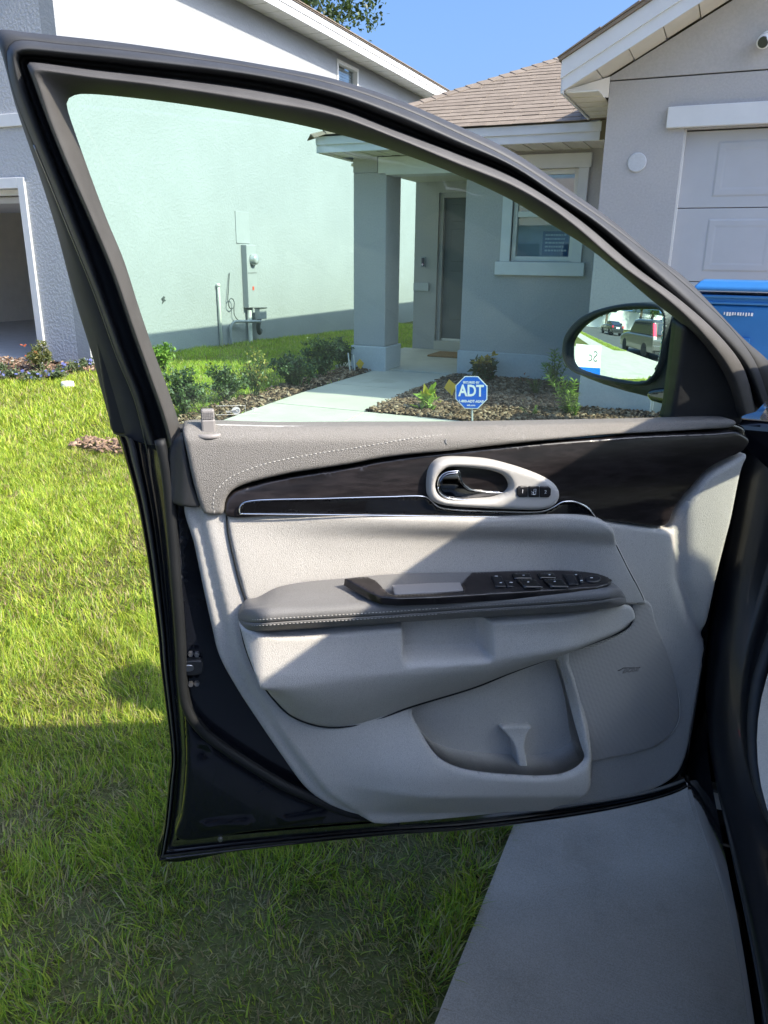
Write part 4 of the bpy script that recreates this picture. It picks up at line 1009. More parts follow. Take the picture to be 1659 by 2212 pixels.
# --- bulge below the armrest with its pull recess
bul = [(516, 1338), (520, 1356), (530, 1398), (553, 1455), (586, 1505), (626, 1545), (676, 1566), (720, 1572), (776, 1565), (829, 1549), (887, 1528), (1027, 1485), (1106, 1453), (1206, 1416), (1313, 1377), (1350, 1360), (1364, 1346), (1366, 1325), (1358, 1306), (1340, 1300), (1200, 1308), (829, 1332), (600, 1345)]
def bulge_w(x, y):
    yb = np.interp(x, [516, 530, 553, 586, 626, 676, 720, 776, 887, 1027, 1106, 1206, 1313, 1366], [1350, 1398, 1455, 1505, 1545, 1566, 1572, 1565, 1528, 1485, 1453, 1416, 1377, 1340])
    yc = 1424 - .125 * (x - 760)
    yc = np.minimum(yc, yb - 14)
    t = np.clip((y - yc) / (yb - yc), 0, 1)
    w = .052 * (1 - t ** 1.5) + .010 * np.clip((y - 1340) / 80, 0, 1) * (1 - t)
    w *= sstep(505, 560, x) * .45 + .55
    w *= 1 - .72 * sstep(1180, 1360, x)
    m = sstep(851, 864, x) * (1 - sstep(1024, 1042, x)) * (1 - sstep(1388, 1403, y + (x - 860) * .03))
    return w - .040 * m
plate('lower_pad', PD, bul, .028, M['panel_grey'], door, bulge_w, .007, .03, .006)
MB().tube([PD.p(x, y, .0265) for x, y in catmull(bul[1:18], 160)], .0016, 6).obj('panel_gap', M['seal_black'], door, smooth=True)
# --- beige leather insert
ins = [(490, 1109), (493, 1147), (503, 1197), (520, 1264), (532, 1300), (560, 1320), (900, 1315), (1250, 1290), (1350, 1300), (1376, 1301), (1389, 1299), (1379, 1272), (1356, 1229), (1321, 1161), (1292, 1118), (1000, 1112), (760, 1107), (560, 1107)]
def ins_w(x, y):
    yt = np.interp(x, [490, 760, 1292], [1112, 1112, 1122])
    led = .017 * (1 - sstep(8, 56, y - yt)) * sstep(500, 1000, x)
    dip = -.0025 * np.exp(-((y - 1195) / 45) ** 2) * sstep(520, 700, x) * (1 - sstep(1150, 1330, x))
    rt = .016 * sstep(1180, 1330, x)
    return led + dip + rt
plate('leather_insert', PD, ins, .026, M['insert_leather'], door, ins_w, .008, .02, .0075)
MB().tube([PD.p(x, y, .0405) for x, y in catmull([(1291, 1121), (1321, 1161), (1356, 1229), (1379, 1272), (1389, 1299), (1376, 1302)], 40)], .0014, 6).obj('panel_seam', M['seal_black'], door, smooth=True)
MB().tube([PD.p(x, y, .0245) for x, y in catmull([(489, 1112), (492, 1147), (502, 1197), (519, 1264), (531, 1300)], 50)], .0014, 6).obj('panel_gap', M['seal_black'], door, smooth=True)
# --- soft upper trim with stitching
soft = [(395, 934), (397, 926), (404, 923), (600, 926), (760, 925), (1000, 924), (1175, 921), (1320, 918), (1452, 915), (1566, 911), (1604, 913), (1608, 918), (1600, 926), (1534, 932), (1379, 939), (1313, 942), (1160, 955), (960, 976), (829, 990), (760, 1003), (610, 1027), (523, 1050), (503, 1061), (490, 1077), (486, 1091), (484, 1110), (480, 1113), (446, 1114), (440, 1111), (420, 1051), (403, 974)]
plate('soft_trim', PD, soft, .034, M['soft_trim'], door, lambda x, y: -.016 * (1 - sstep(920, 952, y)) + .003 * np.sin(np.clip((y - 930) / 180, 0, 1) * math.pi), .008, .03, .0075)
st = [(463, 1109), (461, 1081), (466, 1061), (480, 1046), (496, 1032), (523, 1019), (576, 1001), (676, 981), (760, 968), (829, 957), (893, 946), (993, 936), (1093, 931), (1193, 927)]
def soft_w(y): return .0345 - .016 * (1 - float(sstep(920, 952, y))) + .003 * math.sin(min(1, max(0, (y - 930) / 180)) * math.pi)
stitch_mesh('stitching', [PD.p(x, y, soft_w(y)) for x, y in catmull(st, 160)], ND, M['thread'], door, .0046, .0026, .0011, .0008)
plate('trim_scuff', PD, [(963, 949), (966, 951), (965, 955), (967, 960), (964, 958), (962, 955)], .0365, M['thread_dark'], door, None, .0003, .001, .002)
plate('corner_cap', PD, [(368, 970), (394, 936), (402, 970), (410, 1010), (420, 1050), (432, 1090), (400, 1090), (368, 1087), (366, 1030)], .012, M['black_plastic'], door, lambda x, y: .016 * sstep(372, 400, x), .006, .02, .008, corners=False)
# pale tube drawn in for the sunlit highlight on the soft trim's edge
MB().tube([PD.p(x, y, .012) for x, y in catmull([(400, 924), (430, 921), (600, 924), (800, 924.5), (1100, 922), (1450, 916)], 60)], .0035, 8).obj('belt_highlight', M['bezel'], door, smooth=True)
# lock knob
kq = PD.p(451, 934, .020)
MB().box(-.0105, .0105, -.006, .006, -.01, .021).obj('lock_knob', M['lock_grey'], None, .003)
kn = bpy.data.objects['lock_knob']; Rk = Matrix(((ED[0], ND[0], 0, kq[0]), (ED[1], ND[1], 0, kq[1]), (0, 0, 1, kq[2]), (0, 0, 0, 1)))
def adopt(o, m):
    o.data.transform(m); o.parent = door; o.matrix_parent_inverse = parent_world(door).inverted()
adopt(kn, Rk)
k2 = MB().box(-.0098, .0098, -.0055, .0055, .0205, .036).obj('lock_knob_head', M['lock_grey'], None, .0028); adopt(k2, Rk)
kb_ = MB()
for i in range(5):
    for j in range(7): kb_.box(-.0085 + j * .0025, -.0068 + j * .0025, .0054, .0062, .0215 + i * .0022, .0230 + i * .0022)
k3 = kb_.obj('lock_knob_grip', M['lock_grey'], None); adopt(k3, Rk)
k4 = MB().tube([(.0165 * math.cos(a), .011 * math.sin(a) + .002, -.004) for a in np.linspace(-.3, math.pi + .3, 24)], .0042, 8).obj('lock_collar', M['lock_grey'], None, smooth=True); adopt(k4, Rk)
# --- dark wood trim, piano black strip, chrome line
wd = [(487, 1111), (486, 1091), (490, 1079), (503, 1064), (523, 1055), (610, 1034), (760, 1010), (829, 996), (960, 979), (1160, 958), (1313, 946), (1379, 941), (1534, 935), (1590, 933), (1612, 950), (1600, 970), (1554, 993), (1522, 1013), (1490, 1055), (1467, 1095), (1450, 1136), (1432, 1140), (1367, 1132), (1300, 1124), (1200, 1119), (760, 1112), (600, 1112)]
plate('wood_trim', PD, wd, .024, M['wood'], door, lambda x, y: .010 * np.sin(np.clip((y - (1110 - (x - 490) * .16)) / 170 + .3, 0, 1) * math.pi) - .02 * sstep(1400, 1500, x) * sstep(1050, 1140, y), .004, .02, .008)
ps = [(518, 1109), (518, 1097), (525, 1087), (543, 1082), (700, 1077), (829, 1073.5), (918, 1073), (928, 1078), (946, 1094), (973, 1100), (1060, 1104), (1173, 1104), (1196, 1095), (1213, 1085), (1225, 1083), (1243, 1084), (1270, 1097), (1290, 1121), (1240, 1119), (1000, 1115), (760, 1111.5), (600, 1110)]
plate('piano_black_strip', PD, ps, .036, M['gloss_black'], door, None, .0025, .012, .006)
MB().tube([PD.p(x, y, .0375) for x, y in catmull(ps[:18], 200)], .0012, 8).obj('chrome_line', M['chrome'], door, smooth=True)
MB().tube([PD.p(x, y, .0375) for x, y in catmull([(518, 1110), (760, 1112.5), (1000, 1116), (1240, 1120), (1290, 1122)], 80)], .0011, 6).obj('chrome_edge', M['chrome'], door, smooth=True)
bz = [(927, 1060), (928, 1042), (934, 1019), (948, 1002), (966, 995), (1004, 993.5), (1060, 997), (1107, 1007.5), (1154, 1022.5), (1191, 1039.5), (1206, 1053), (1212, 1066), (1210, 1081), (1201, 1094), (1178, 1103), (1088, 1103), (1030, 1100), (976, 1096.5), (949, 1091), (934, 1082), (928, 1071)]
cp = [(944, 1051), (946, 1038), (953, 1025), (968, 1014), (981, 1012), (1032, 1014.5), (1069, 1020.5), (1092, 1030), (1103, 1043.5), (1105, 1057), (1096, 1068), (1077, 1077), (1051, 1081), (994, 1080), (962.5, 1076), (949, 1066)]
plate('handle_bezel', PD, bz, .050, M['bezel'], door, None, .010, .02, .0045, holes=[cp], hole_depth=.02)
plate('handle_cup', PD, [(1024 + (x - 1024) * 1.05, 1047 + (y - 1047) * 1.07) for x, y in cp], .030, M['black_plastic'], door, lambda x, y: -.014 * np.exp(-(((x - 1040) / 50) ** 2 + ((y - 1045) / 24) ** 2)), 0, .01, .005)
lv = [(946, 1050), (948, 1037), (955, 1026), (966, 1020), (979, 1018), (992, 1018.5), (994, 1028), (1000, 1043), (1015, 1056), (1041, 1062), (1070, 1064.5), (1087, 1065.5), (1089, 1069), (1079, 1075), (1051, 1079.5), (994, 1079), (966, 1075.5), (951, 1065)]
MB().tube([PD.p(x, y, .0475 - .012 * float(sstep(975, 1060, x))) for x, y in catmull(lv, 120, True)], .0011, 6).obj('handle_edge', M['chrome'], door, smooth=True)
plate('door_handle', PD, lv, .046, M['dark_chrome'], door, lambda x, y: -.012 * sstep(975, 1060, x) + .004 * np.sin(np.clip((y - 1015) / 62, 0, 1) * math.pi), .004, .012, .003)
btn = [((1117, 1050.5), (1141, 1074)), ((1142.5, 1050.7), (1165.5, 1074.3)), ((1167, 1051), (1190.5, 1074.5))]
for i, (a, b) in enumerate(btn):
    r1 = 5 if i == 0 else 1.5; r2 = 5 if i == 2 else 1.5
    plate('memory_button', PD, [(a[0] + r1, a[1]), (b[0] - r2, a[1]), (b[0], a[1] + r2), (b[0], b[1] - r2), (b[0] - r2, b[1]), (a[0] + r1, b[1]), (a[0], b[1] - r1), (a[0], a[1] + r1)], .0525, M['button'], door, None, .0015, .006, .004, corners=True)
text_mesh('button_print', '1', .0095, M['print_white'], door, PD.p(1129, 1062, .0532), PD.ex, ZUP, .0002)
text_mesh('button_print', '2', .0085, M['print_white'], door, PD.p(1178.5, 1063, .0532), PD.ex, ZUP, .0002)
ic = MB(); q = PD.p(1153.5, 1062.5, .0533)
for pts in ([(-.0005, -.005), (-.0005, .0045), (.0035, .0045), (.0035, -.005), (-.0005, -.005)], [(-.0045, .0005), (-.0005, -.0015)], [(-.0042, -.0035), (.002, -.0045)], [(.0012, .001), (.003, .001)]):
    ic.tube([q + PD.ex * a + ZUP * b for a, b in pts], .00045, 5)
ic.obj('button_print', M['print_white'], door)
# --- armrest
K = {'b': [(516, 1318), (530, 1296), (556, 1290), (593, 1271), (643, 1259), (745, 1249), (850, 1240), (1017, 1236), (1210, 1231), (1260, 1234), (1293, 1244), (1325, 1258), (1348, 1279)],
     'r': [(514, 1326), (522, 1318), (545, 1315), (600, 1311), (680, 1307), (760, 1302), (900, 1293), (1050, 1285), (1200, 1277), (1300, 1271), (1335, 1272), (1352, 1288)],
     's': [(514, 1334), (520, 1340), (540, 1345), (643, 1340), (829, 1329), (1027, 1315), (1200, 1304), (1300, 1296), (1340, 1290), (1355, 1293)],
     't': [(516, 1341), (526, 1358), (543, 1364), (643, 1359), (829, 1347), (1027, 1334), (1262, 1320), (1320, 1313), (1348, 1306), (1356, 1298)]}
NA = 150
KC = {k: catmull(v, NA) for k, v in K.items()}
tt = np.linspace(0, 1, NA); endf = np.minimum(1, np.sin(np.clip(np.minimum(tt / .09, (1 - tt) / .055), 0, 1) * math.pi / 2)) ** .8
WB, WR, WS, WT = .030, .098, .106, .088
def arm_curve(a, b, t, wa, wb, wl=0.0):
    q = KC[a] * (1 - t) + KC[b] * t
    return np.array([PD.p(x, y, .030 + (wa + (wb - wa) * t + wl - .030) * f) for (x, y), f in zip(q, endf)])
rows = [arm_curve('b', 'r', t, WB, WR - .006, .006 * math.sin(math.pi * t)) for t in (0, .06, .15, .3, .45, .6, .75, .88)] + [arm_curve('r', 's', t, WR - .002, WS, .005 * math.sin(math.pi * t)) for t in (0, .12, .25, .4, .6, .8, .94)] + [arm_curve('s', 't', 0, WS - .003, WT)]
loft('armrest', rows, M['armrest'], door)
loft('armrest_band', [arm_curve('s', 't', t, WS, WT, w) for t, w in ((0.02, -.003), (.08, 0.001), (.3, .003), (.6, .002), (.85, -.003), (1.0, -.012))] + [arm_curve('s', 't', 1.0, WT - .04, WT - .04)], M['armrest'], door)
for k_, t_, w_, mt_ in (('rs', .78, .0035, 'thread'), ('st', .30, .0045, 'thread')):
    cv = arm_curve(k_[0], k_[1], t_, WR - .002 if k_ == 'rs' else WS, WS if k_ == 'rs' else WT, w_)
    stitch_mesh('stitching', cv[6:int(NA * .52)], ND, M['thread'] if t_ == .78 else M['bezel'], door, .0036, .0024, .0011, .001)
    stitch_mesh('stitching', cv[int(NA * .52):-14], ND, M['thread_dark'], door, .0036, .0024, .0009, .0006)
# switch panel on the armrest top
a1, a2, a3 = PD.p(1017, 1236, .034), PD.p(1260, 1234, .034), PD.p(1120, 1281, .092)
ex = (a2 - a1) / np.linalg.norm(a2 - a1); en = np.cross(ex, a1 - a3); en /= np.linalg.norm(en)
if en[2] < 0: en = -en
PT_ = Plane(a1, ex, np.cross(en, ex), en)
sw = [(745, 1249.5), (775, 1245.5), (795, 1245.5), (812, 1253), (826, 1267), (838, 1279), (852, 1284.5), (930, 1281.5), (1003, 1276.5), (1001, 1268), (997, 1260), (1018, 1236), (1104, 1233), (1204, 1231.5), (1254, 1233), (1291, 1238), (1314, 1246), (1323, 1252), (1314, 1262), (1291, 1268.5), (1229, 1273.5), (1129, 1279.5), (1029, 1285.5), (954, 1290.5), (860, 1293.5), (826, 1290.5), (800, 1280)]
plate('switch_panel', PT_, sw, .012, M['wood'], door, None, .002, .012, .006, corners=True)
plate('pull_cup', PT_, [(847, 1263), (920, 1259), (994, 1257.5), (1003, 1275), (930, 1280.5), (853, 1284)], .009, M['lock_grey'], door, None, .001, .004, .006, corners=True)
def pxr(x0, y0, x1, y1, sk=10): return [(x0, y0), (x1, y0), (x1 + sk, y1), (x0 + sk, y1)]
for nm, r_, w_, f_ in (('lock_switch', pxr(1062, 1243, 1084, 1267), .016, None), ('child_lock_switch', pxr(1088, 1252, 1103, 1267.5, 8), .0155, None),
                   ('window_switch', pxr(1106, 1237, 1144, 1249, 6), .0165, 1), ('window_switch', pxr(1117, 1251, 1156, 1268, 18), .018, 1),
                   ('window_switch', pxr(1161, 1236.5, 1196, 1248, 6), .0165, 1), ('window_switch', pxr(1174, 1250, 1212, 1267, 18), .018, 1),
                   ('mirror_switch', pxr(1217, 1240, 1239, 1262, 12), .0155, None), ('mirror_switch', pxr(1247, 1239, 1256, 1258, 6), .0155, None)):
    plate(nm, PT_, r_, w_, M['gloss_black'] if f_ else M['button'], door, None, .0018, .006, .005, corners=True)
plate('mirror_dial', PT_, [(1282 + 18 * math.cos(a), 1249 + 8.5 * math.sin(a)) for a in np.linspace(0, 2 * math.pi, 16, endpoint=False)], .0155, M['button'], door, None, .003, .006, .005)
icn = MB()
for (x, y, l) in ((1072, 1244.5, 6), (1082, 1258.5, 5), (1104, 1258, 6), (1131, 1242.5, 4), (1141, 1257, 4), (1187, 1241.5, 4), (1198, 1256, 4), (1244, 1241, 4), (1256, 1254, 5), (1278, 1248, 5)):
    a, b = PT_.p(x - l / 2, y, .0185), PT_.p(x + l / 2, y, .0185); icn.tube([a, b], .0008, 5)
icn.obj('switch_marks', M['print_white'], door)

# --- body round the door opening
Po = catmull([(.050, 1.61, 1.10), (.052, 1.60, .85), (.062, 1.57, .58), (.095, 1.50, .44), (.135, 1.34, .385), (.175, 1.10, .365), (.205, .8, .36), (.225, .3, .36), (.235, -.5, .36)], 90)
Pi = catmull([(.20, 1.53, .985), (.165, 1.49, .80), (.146, 1.43, .66), (.168, 1.36, .53), (.235, 1.22, .46), (.285, 1.04, .432), (.335, .8, .425), (.35, .3, .425), (.355, -.5, .425)], 90)
def between(t, off):
    P = Po * (1 - t) + Pi * t
    n = np.gradient(P, axis=0); s_ = Pi - Po; nn = np.cross(s_, n); nn /= np.linalg.norm(nn, axis=1)[:, None]
    if nn[45][2] < 0: nn = -nn
    return P + nn * off
rockl = np.array(Po) + np.array([0.0, 0, -.09]); rockl[:25, 2] = np.minimum(rockl[:25, 2], 1.1)
JAMB = basic('jamb_paint', (.007, .008, .011), .34, coat=.15, var=.2, vscale=6, rvar=.06)
loft('door_jamb', [between(t, o) for t, o in ((-.02, -.03), (0, 0), (.08, .012), (.2, .020), (.4, .018), (.55, .008), (.62, -.004), (.70, -.010), (.8, 0), (1, .004))], JAMB, car)
MB().tube(between(1.02, .010), .011, 10).obj('jamb_seal', M['rubber'], car, smooth=True)
MB().tube(between(.02, .0), .004, 6).obj('sill_edge', M['rubber'], car, smooth=True)
lowp = [on_z(x, y, .27) for x, y in ((1452, 1690), (1478, 1712), (1500, 1765), (1530, 1850), (1575, 1955), (1610, 2060), (1640, 2200), (1652, 2290))]
lowp = catmull([(.06, 1.62, .27), lowp[2], lowp[4], lowp[6], (.215, .5, .27), (.225, -.5, .27)], 90)
upp = catmull([(.072, 1.60, .52), (.082, 1.52, .45), (.12, 1.38, .375), (.165, 1.10, .35), (.195, .8, .345), (.215, .5, .345), (.225, -.5, .345)], 90)
loft('rocker_panel', [upp, upp * .7 + lowp * .3 + np.array([-.012, 0, 0]), upp * .35 + lowp * .65 + np.array([-.014, 0, 0]), lowp, lowp + np.array([.03, 0, -.02]), lowp + np.array([.3, 0, -.02])], M['paint_black'], car)
MB().box(.19, 1.9, -1.6, 1.5, .26, .33).box(.34, 1.74, 1.5, 2.5, .26, .33).obj('floor_pan', M['black_plastic'], car)
kp = catmull([(.23, 1.48, .90), (.20, 1.46, .80), (.180, 1.40, .66), (.200, 1.31, .56), (.28, 1.13, .495), (.33, 1.0, .462), (.385, .8, .455), (.40, .3, .455), (.405, -.5, .455)], 60)
loft('sill_trim', [kp + np.array([-.035, -.03, -.012]), kp, kp + np.array([.03, .02, .016]), kp + np.array([.12, .06, .02]), kp + np.array([.2, .1, -.05])], M['panel_grey'], car)
# fender, hood, roof, pillars, far side
arch = [(2.12 + .42 * math.cos(a), .36 + .42 * math.sin(a)) for a in np.linspace(math.pi, 0, 14)]
def side(x0, x1):
    pts = [(1.66, .27)] + [(y, z) for y, z in arch if z > .27] + [(2.95, .32), (3.02, .55), (2.98, .80), (2.85, .98), (2.5, 1.06), (1.66, 1.125)]
    return MB().prism([(x0, y, z) for y, z in pts], (x1 - x0, 0, 0))
side(.022, .28).obj('front_fender', M['paint_black'], car, .045, seg=4)
side(1.80, 2.005).obj('front_fender', M['paint_black'], car, .045, seg=4)
hx = np.linspace(.12, 1.96, 15); hy = np.linspace(1.68, 2.93, 12)
hood_z = lambda x, y: 1.155 - .10 * sstep(2.2, 3.0, y) - .045 * (np.abs(x - 1.04) / .92) ** 4 + .012 * np.exp(-((np.abs(x - 1.04) - .6) / .1) ** 2)
X, Y = np.meshgrid(hx, hy); loft('hood', [[(X[i, j], Y[i, j], float(hood_z(X[i, j], Y[i, j]))) for j in range(15)] for i in range(12)], M['paint_black'], car)
MB().box(.13, 1.95, 2.86, 3.04, .28, .98).obj('front_bumper', M['paint_black'], car, .06, seg=3)
rail = catmull([(.34, 1.415, 1.512), (.35, 1.388, 1.523), (.35, 1.346, 1.538), (.35, 1.23, 1.556), (.35, 1.12, 1.566), (.35, 1.0, 1.557), (.35, .90, 1.556), (.35, .80, 1.56), (.35, .3, 1.585), (.36, -.8, 1.575), (.40, -1.9, 1.52)], 40)
rows = []
for i in range(40):
    x0, y0, z0 = rail[i]; bow = .085 * max(0, 1 - i / 6); rows.append([(x0 + (2.08 - 2 * x0) * t, y0 + bow * math.exp(-((t - .5) / .16) ** 2), z0 + .11 * math.sin(math.pi * t) ** .6) for t in np.linspace(0, 1, 13)])
loft('roof', rows, M['paint_black'], car)
loft('headliner', [[(p[0], p[1], p[2] - .03) for p in r_] for r_ in rows], M['panel_grey'], car, flip=True)
MB().tube([p + np.array([0, 0, -.014]) for p in rail], .02, 10).obj('roof_rail', M['paint_black'], car, smooth=True)
MB().tube([(2.08 - p[0], p[1], p[2] - .03) for p in rail], .035, 8).obj('roof_rail', M['paint_black'], car, smooth=True)
for sx in (0, 1):
    f_ = (lambda x: x) if sx == 0 else (lambda x: 2.08 - x)
    MB().tube(catmull([(f_(.345), 1.41, 1.475), (f_(.32), 1.56, 1.40), (f_(.24), 1.78, 1.27), (f_(.14), 2.02, 1.12)], 14), .045, 10).obj('windscreen_pillar', M['paint_black'], car, smooth=True)
    MB().tube(catmull([(f_(.345), 1.40, 1.405), (f_(.325), 1.56, 1.315), (f_(.25), 1.78, 1.19), (f_(.15), 1.98, 1.08)], 14), .05, 10).obj('pillar_trim', M['black_plastic'], car, smooth=True)
rw = [[(.345 + 1.39 * t, 1.435 + .02 * math.sin(math.pi * t), 1.495 + .095 * math.sin(math.pi * t) ** .6) for t in np.linspace(0, 1, 11)], [(.14 + 1.80 * t, 2.02 + .18 * math.sin(math.pi * t), 1.13 + .03 * math.sin(math.pi * t)) for t in np.linspace(0, 1, 11)]]
loft('windscreen', rw, M['glass_windshield'], car)
MB().box(.40, 1.78, 1.50, 1.95, .62, 1.06).obj('dashboard', M['black_plastic'], car, .05, seg=3)
MB().box(.05, 1.97, 1.66, 1.72, .27, 1.02).obj('firewall', M['black_plastic'], car)
MB().prism([(1.98, -2.0, .27), (1.98, 1.66, .27), (1.98, 1.66, 1.10), (1.98, -2.0, 1.12)], (.03, 0, 0)).obj('far_side', M['paint_black'], car)
MB().prism([(.06, -2.0, .30), (.06, .06, .30), (.06, .10, 1.12), (.06, -2.0, 1.12)], (.06, 0, 0)).obj('rear_door', M['paint_black'], car, .02)
MB().prism([(.10, .02, .40), (.24, .02, .40), (.37, .02, 1.55), (.30, .02, 1.55), (.10, .02, 1.1)], (0, .14, 0)).obj('centre_pillar', M['black_plastic'], car, .01)
loft('rear_window', [[(.10, y, 1.12) for y in (-1.9, .02)], [(.33, y, 1.55) for y in (-1.9, .02)]], M['glass_dark'], car)
loft('far_window', [[(1.99, y, 1.12) for y in (-1.9, 1.6)], [(1.74, y, 1.55) for y in (-1.9, 1.3)]], M['glass_dark'], car)
MB().box(.1, 1.98, -2.08, -2.0, .3, 1.5).obj('tailgate', M['paint_black'], car, .02)
def wheel(cx, cy, parent, r=.37, wdt=.24, ax=0):
    wl = bpy.data.objects.new('wheel', None); link(wl, parent)
    MB().lathe([(r * .62, -wdt / 2), (r * .95, -wdt / 2), (r, -wdt * .35), (r, wdt * .35), (r * .95, wdt / 2), (r * .62, wdt / 2)], (cx, cy, r + ground_z0), 36, ax).obj('tyre', M['tyre'], wl)
    MB().lathe([(0, -wdt * .3), (r * .2, -wdt * .3), (r * .25, -wdt * .15), (r * .58, -wdt * .2), (r * .64, -wdt * .45), (r * .64, wdt * .45), (r * .3, wdt * .4), (0, wdt * .4)], (cx, cy, r + ground_z0), 36, ax).obj('rim', M['rim'], wl, smooth=True)
ground_z0 = .022
for cx in (.20, 1.88):
    for cy in (2.12, -.95): wheel(cx, cy, car)
# driver's seat
st_ = bpy.data.objects.new('driver_seat', None); link(st_, car)
MB().box(.48, .98, .25, .80, .50, .68).obj('cushion', M['insert_leather'], st_, .06, seg=4)
MB().prism([(.48, .25, .62), (.48, .12, 1.28), (.48, .0, 1.28), (.48, .06, .58)], (.5, 0, 0)).obj('backrest', M['insert_leather'], st_, .05, seg=4)

# ------------------------------------------------------------------ plants
def leaf_mesh(name, P, D, Up, L_, W_, cols, mat, parent, fold=.25):
    """one kite-shaped folded leaf per row: P base, D direction, Up normal"""
    P, D, Up = np.asarray(P), np.asarray(D), np.asarray(Up)
    S = np.cross(D, Up); S /= np.linalg.norm(S, axis=1)[:, None] + 1e-9
    Nn = np.cross(S, D); L_ = np.broadcast_to(L_, (len(P),))[:, None]; W_ = np.broadcast_to(W_, (len(P),))[:, None]
    a = P; t = P + D * L_ - Nn * L_ * .18; m = P + D * L_ * .45
    l = m + S * W_ + Nn * W_ * fold; r = m - S * W_ + Nn * W_ * fold
    V = np.stack([a, l, t, r, m], 1).reshape(-1, 3); i = np.arange(len(P)) * 5
    F = np.concatenate([np.stack([i, i + 4, i + 1], 1), np.stack([i + 1, i + 4, i + 2], 1), np.stack([i + 2, i + 4, i + 3], 1), np.stack([i + 3, i + 4, i], 1)], 1).reshape(-1, 3)
    return np_mesh(name, V, F, mat, parent, np.repeat(np.asarray(cols), 4, 0))
def unit(v): return v / (np.linalg.norm(v, axis=-1, keepdims=True) + 1e-9)
def pick(pal, n, var=.25):
    pal = np.array(pal); return pal[RNG.integers(len(pal), size=n)] * RNG.uniform(1 - var, 1 + var, (n, 1))
def shrub(name, base, w, h, n, leaf, pal, label, nstem=9, group=None, cat='shrub', tip=None, up=.5):
    o = empty(name, base, label, cat, group); base = np.asarray(base)
    stems = MB(); P, D = [], []
    ends = []
    for k in range(nstem):
        a = RNG.uniform(0, 2 * math.pi); rr = RNG.uniform(.2, 1) * w / 2; hh = h * RNG.uniform(.55, 1) * (1 - .25 * (rr / (w / 2)) ** 2)
        e = base + np.array([rr * math.cos(a), rr * math.sin(a), hh]); mid = (base + e) / 2 + np.array([RNG.normal(0, .03), RNG.normal(0, .03), h * .08])
        path = catmull([base + RNG.normal(0, .015, 3) * np.array([1, 1, 0]), mid, e], 10); stems.tube(path, np.linspace(.007, .002, 10), 5); ends.append(path)
        for q in range(2):
            s_ = path[RNG.integers(4, 8)]; e2 = s_ + np.array([RNG.normal(0, w * .2), RNG.normal(0, w * .2), abs(RNG.normal(h * .2, h * .1))]); e2[2] = min(e2[2], base[2] + h)
            p2 = catmull([s_, (s_ + e2) / 2, e2], 8); stems.tube(p2, np.linspace(.004, .0015, 8), 4); ends.append(p2)
    stems.obj('stems', M['stem'], o)
    for k in range(n):
        pth = ends[RNG.integers(len(ends))]; t = RNG.uniform(.25, 1) ** .7; p = pth[min(len(pth) - 1, int(t * len(pth)))]
        P.append(p + RNG.normal(0, leaf * .35, 3)); D.append(RNG.normal(0, 1, 3) + np.array([0, 0, up]))
    P = np.array(P); P[:, 2] = np.maximum(P[:, 2], base[2] + .01); D = unit(np.array(D)); Up = unit(RNG.normal(0, .5, (n, 3)) + np.array([0, 0, 1]))
    c = pick(pal, n)
    if tip is not None:
        hi = ((P[:, 2] - base[2]) / h + RNG.normal(0, .12, n)) > .72; c[hi] = pick(tip, hi.sum())
    leaf_mesh('foliage', P, D, Up, leaf * RNG.uniform(.6, 1.2, n), leaf * .26, c, M['leaf'], o)
    return o
def px_shrub(name, bx, by, wpx, hpx, n, leaf, pal, label, **k):
    b = on_ground(bx, by); D = (b - CC) @ FW; m = D / FPX
    return shrub(name, b, wpx * m, hpx * m * 1.05, n, leaf, pal, label, **k)
G1 = [(.08, .13, .035), (.10, .16, .055), (.15, .19, .09), (.07, .11, .04)]
G2 = [(.12, .18, .04), (.17, .22, .05), (.09, .14, .04)]
G3 = [(.055, .095, .035), (.07, .12, .045), (.095, .14, .055)]
LIME = [(.22, .34, .05), (.16, .28, .04), (.28, .38, .08)]
GR = 'shrubs along the walkway'
px_shrub('walkway_shrub', 402, 906, 135, 105, 2600, .038, G1 + [(.16, .19, .12)], 'grey green small leaved shrub nearest the window corner of the door', group=GR, nstem=16)
px_shrub('walkway_shrub', 352, 806, 46, 62, 700, .06, LIME, 'pale lime leaved shrub rising beside the pillar of the open door', group=GR)
px_shrub('walkway_shrub', 492, 872, 90, 78, 1500, .036, G1 + [(.14, .17, .10)], 'loose grey green shrub between leggy shrub and nearest shrub', group=GR, nstem=12)
px_shrub('walkway_shrub', 552, 862, 78, 98, 620, .036, G2 + [(.30, .22, .06)], 'leggy yellow green shrub with bare upright twigs', group=GR, nstem=16, tip=[(.34, .30, .06), (.22, .28, .06)], up=1.2)
px_shrub('walkway_shrub', 640, 842, 100, 78, 2000, .042, G3, 'low dark green shrub left of the tallest dark shrub', group=GR, nstem=14)
px_shrub('walkway_shrub', 694, 820, 96, 92, 2200, .042, G3 + [(.07, .10, .045)], 'tallest dark green shrub with pale tips near the porch column', group=GR, nstem=14, tip=[(.14, .19, .06)])
px_shrub('walkway_shrub', 738, 800, 56, 66, 1100, .042, G3, 'dark green shrub touching the porch column', group=GR)
px_shrub('croton', 1038, 830, 44, 62, 300, .085, [(.035, .07, .025), (.05, .09, .03)], 'dark croton with yellow orange top leaves by the window wall', cat='plant', tip=[(.42, .30, .03), (.35, .22, .03)], nstem=7)
px_shrub('croton', 929, 893, 30, 46, 46, .105, LIME, 'small bright yellow green croton in the sunlit mulch', cat='plant', tip=[(.26, .40, .05), (.45, .38, .05)], nstem=5, up=1.0)
px_shrub('mulch_sprig', 1130, 835, 30, 22, 60, .05, [(.30, .14, .10), (.20, .12, .07)], 'low reddish sprig in the shaded mulch beside the sign', cat='plant', nstem=4)
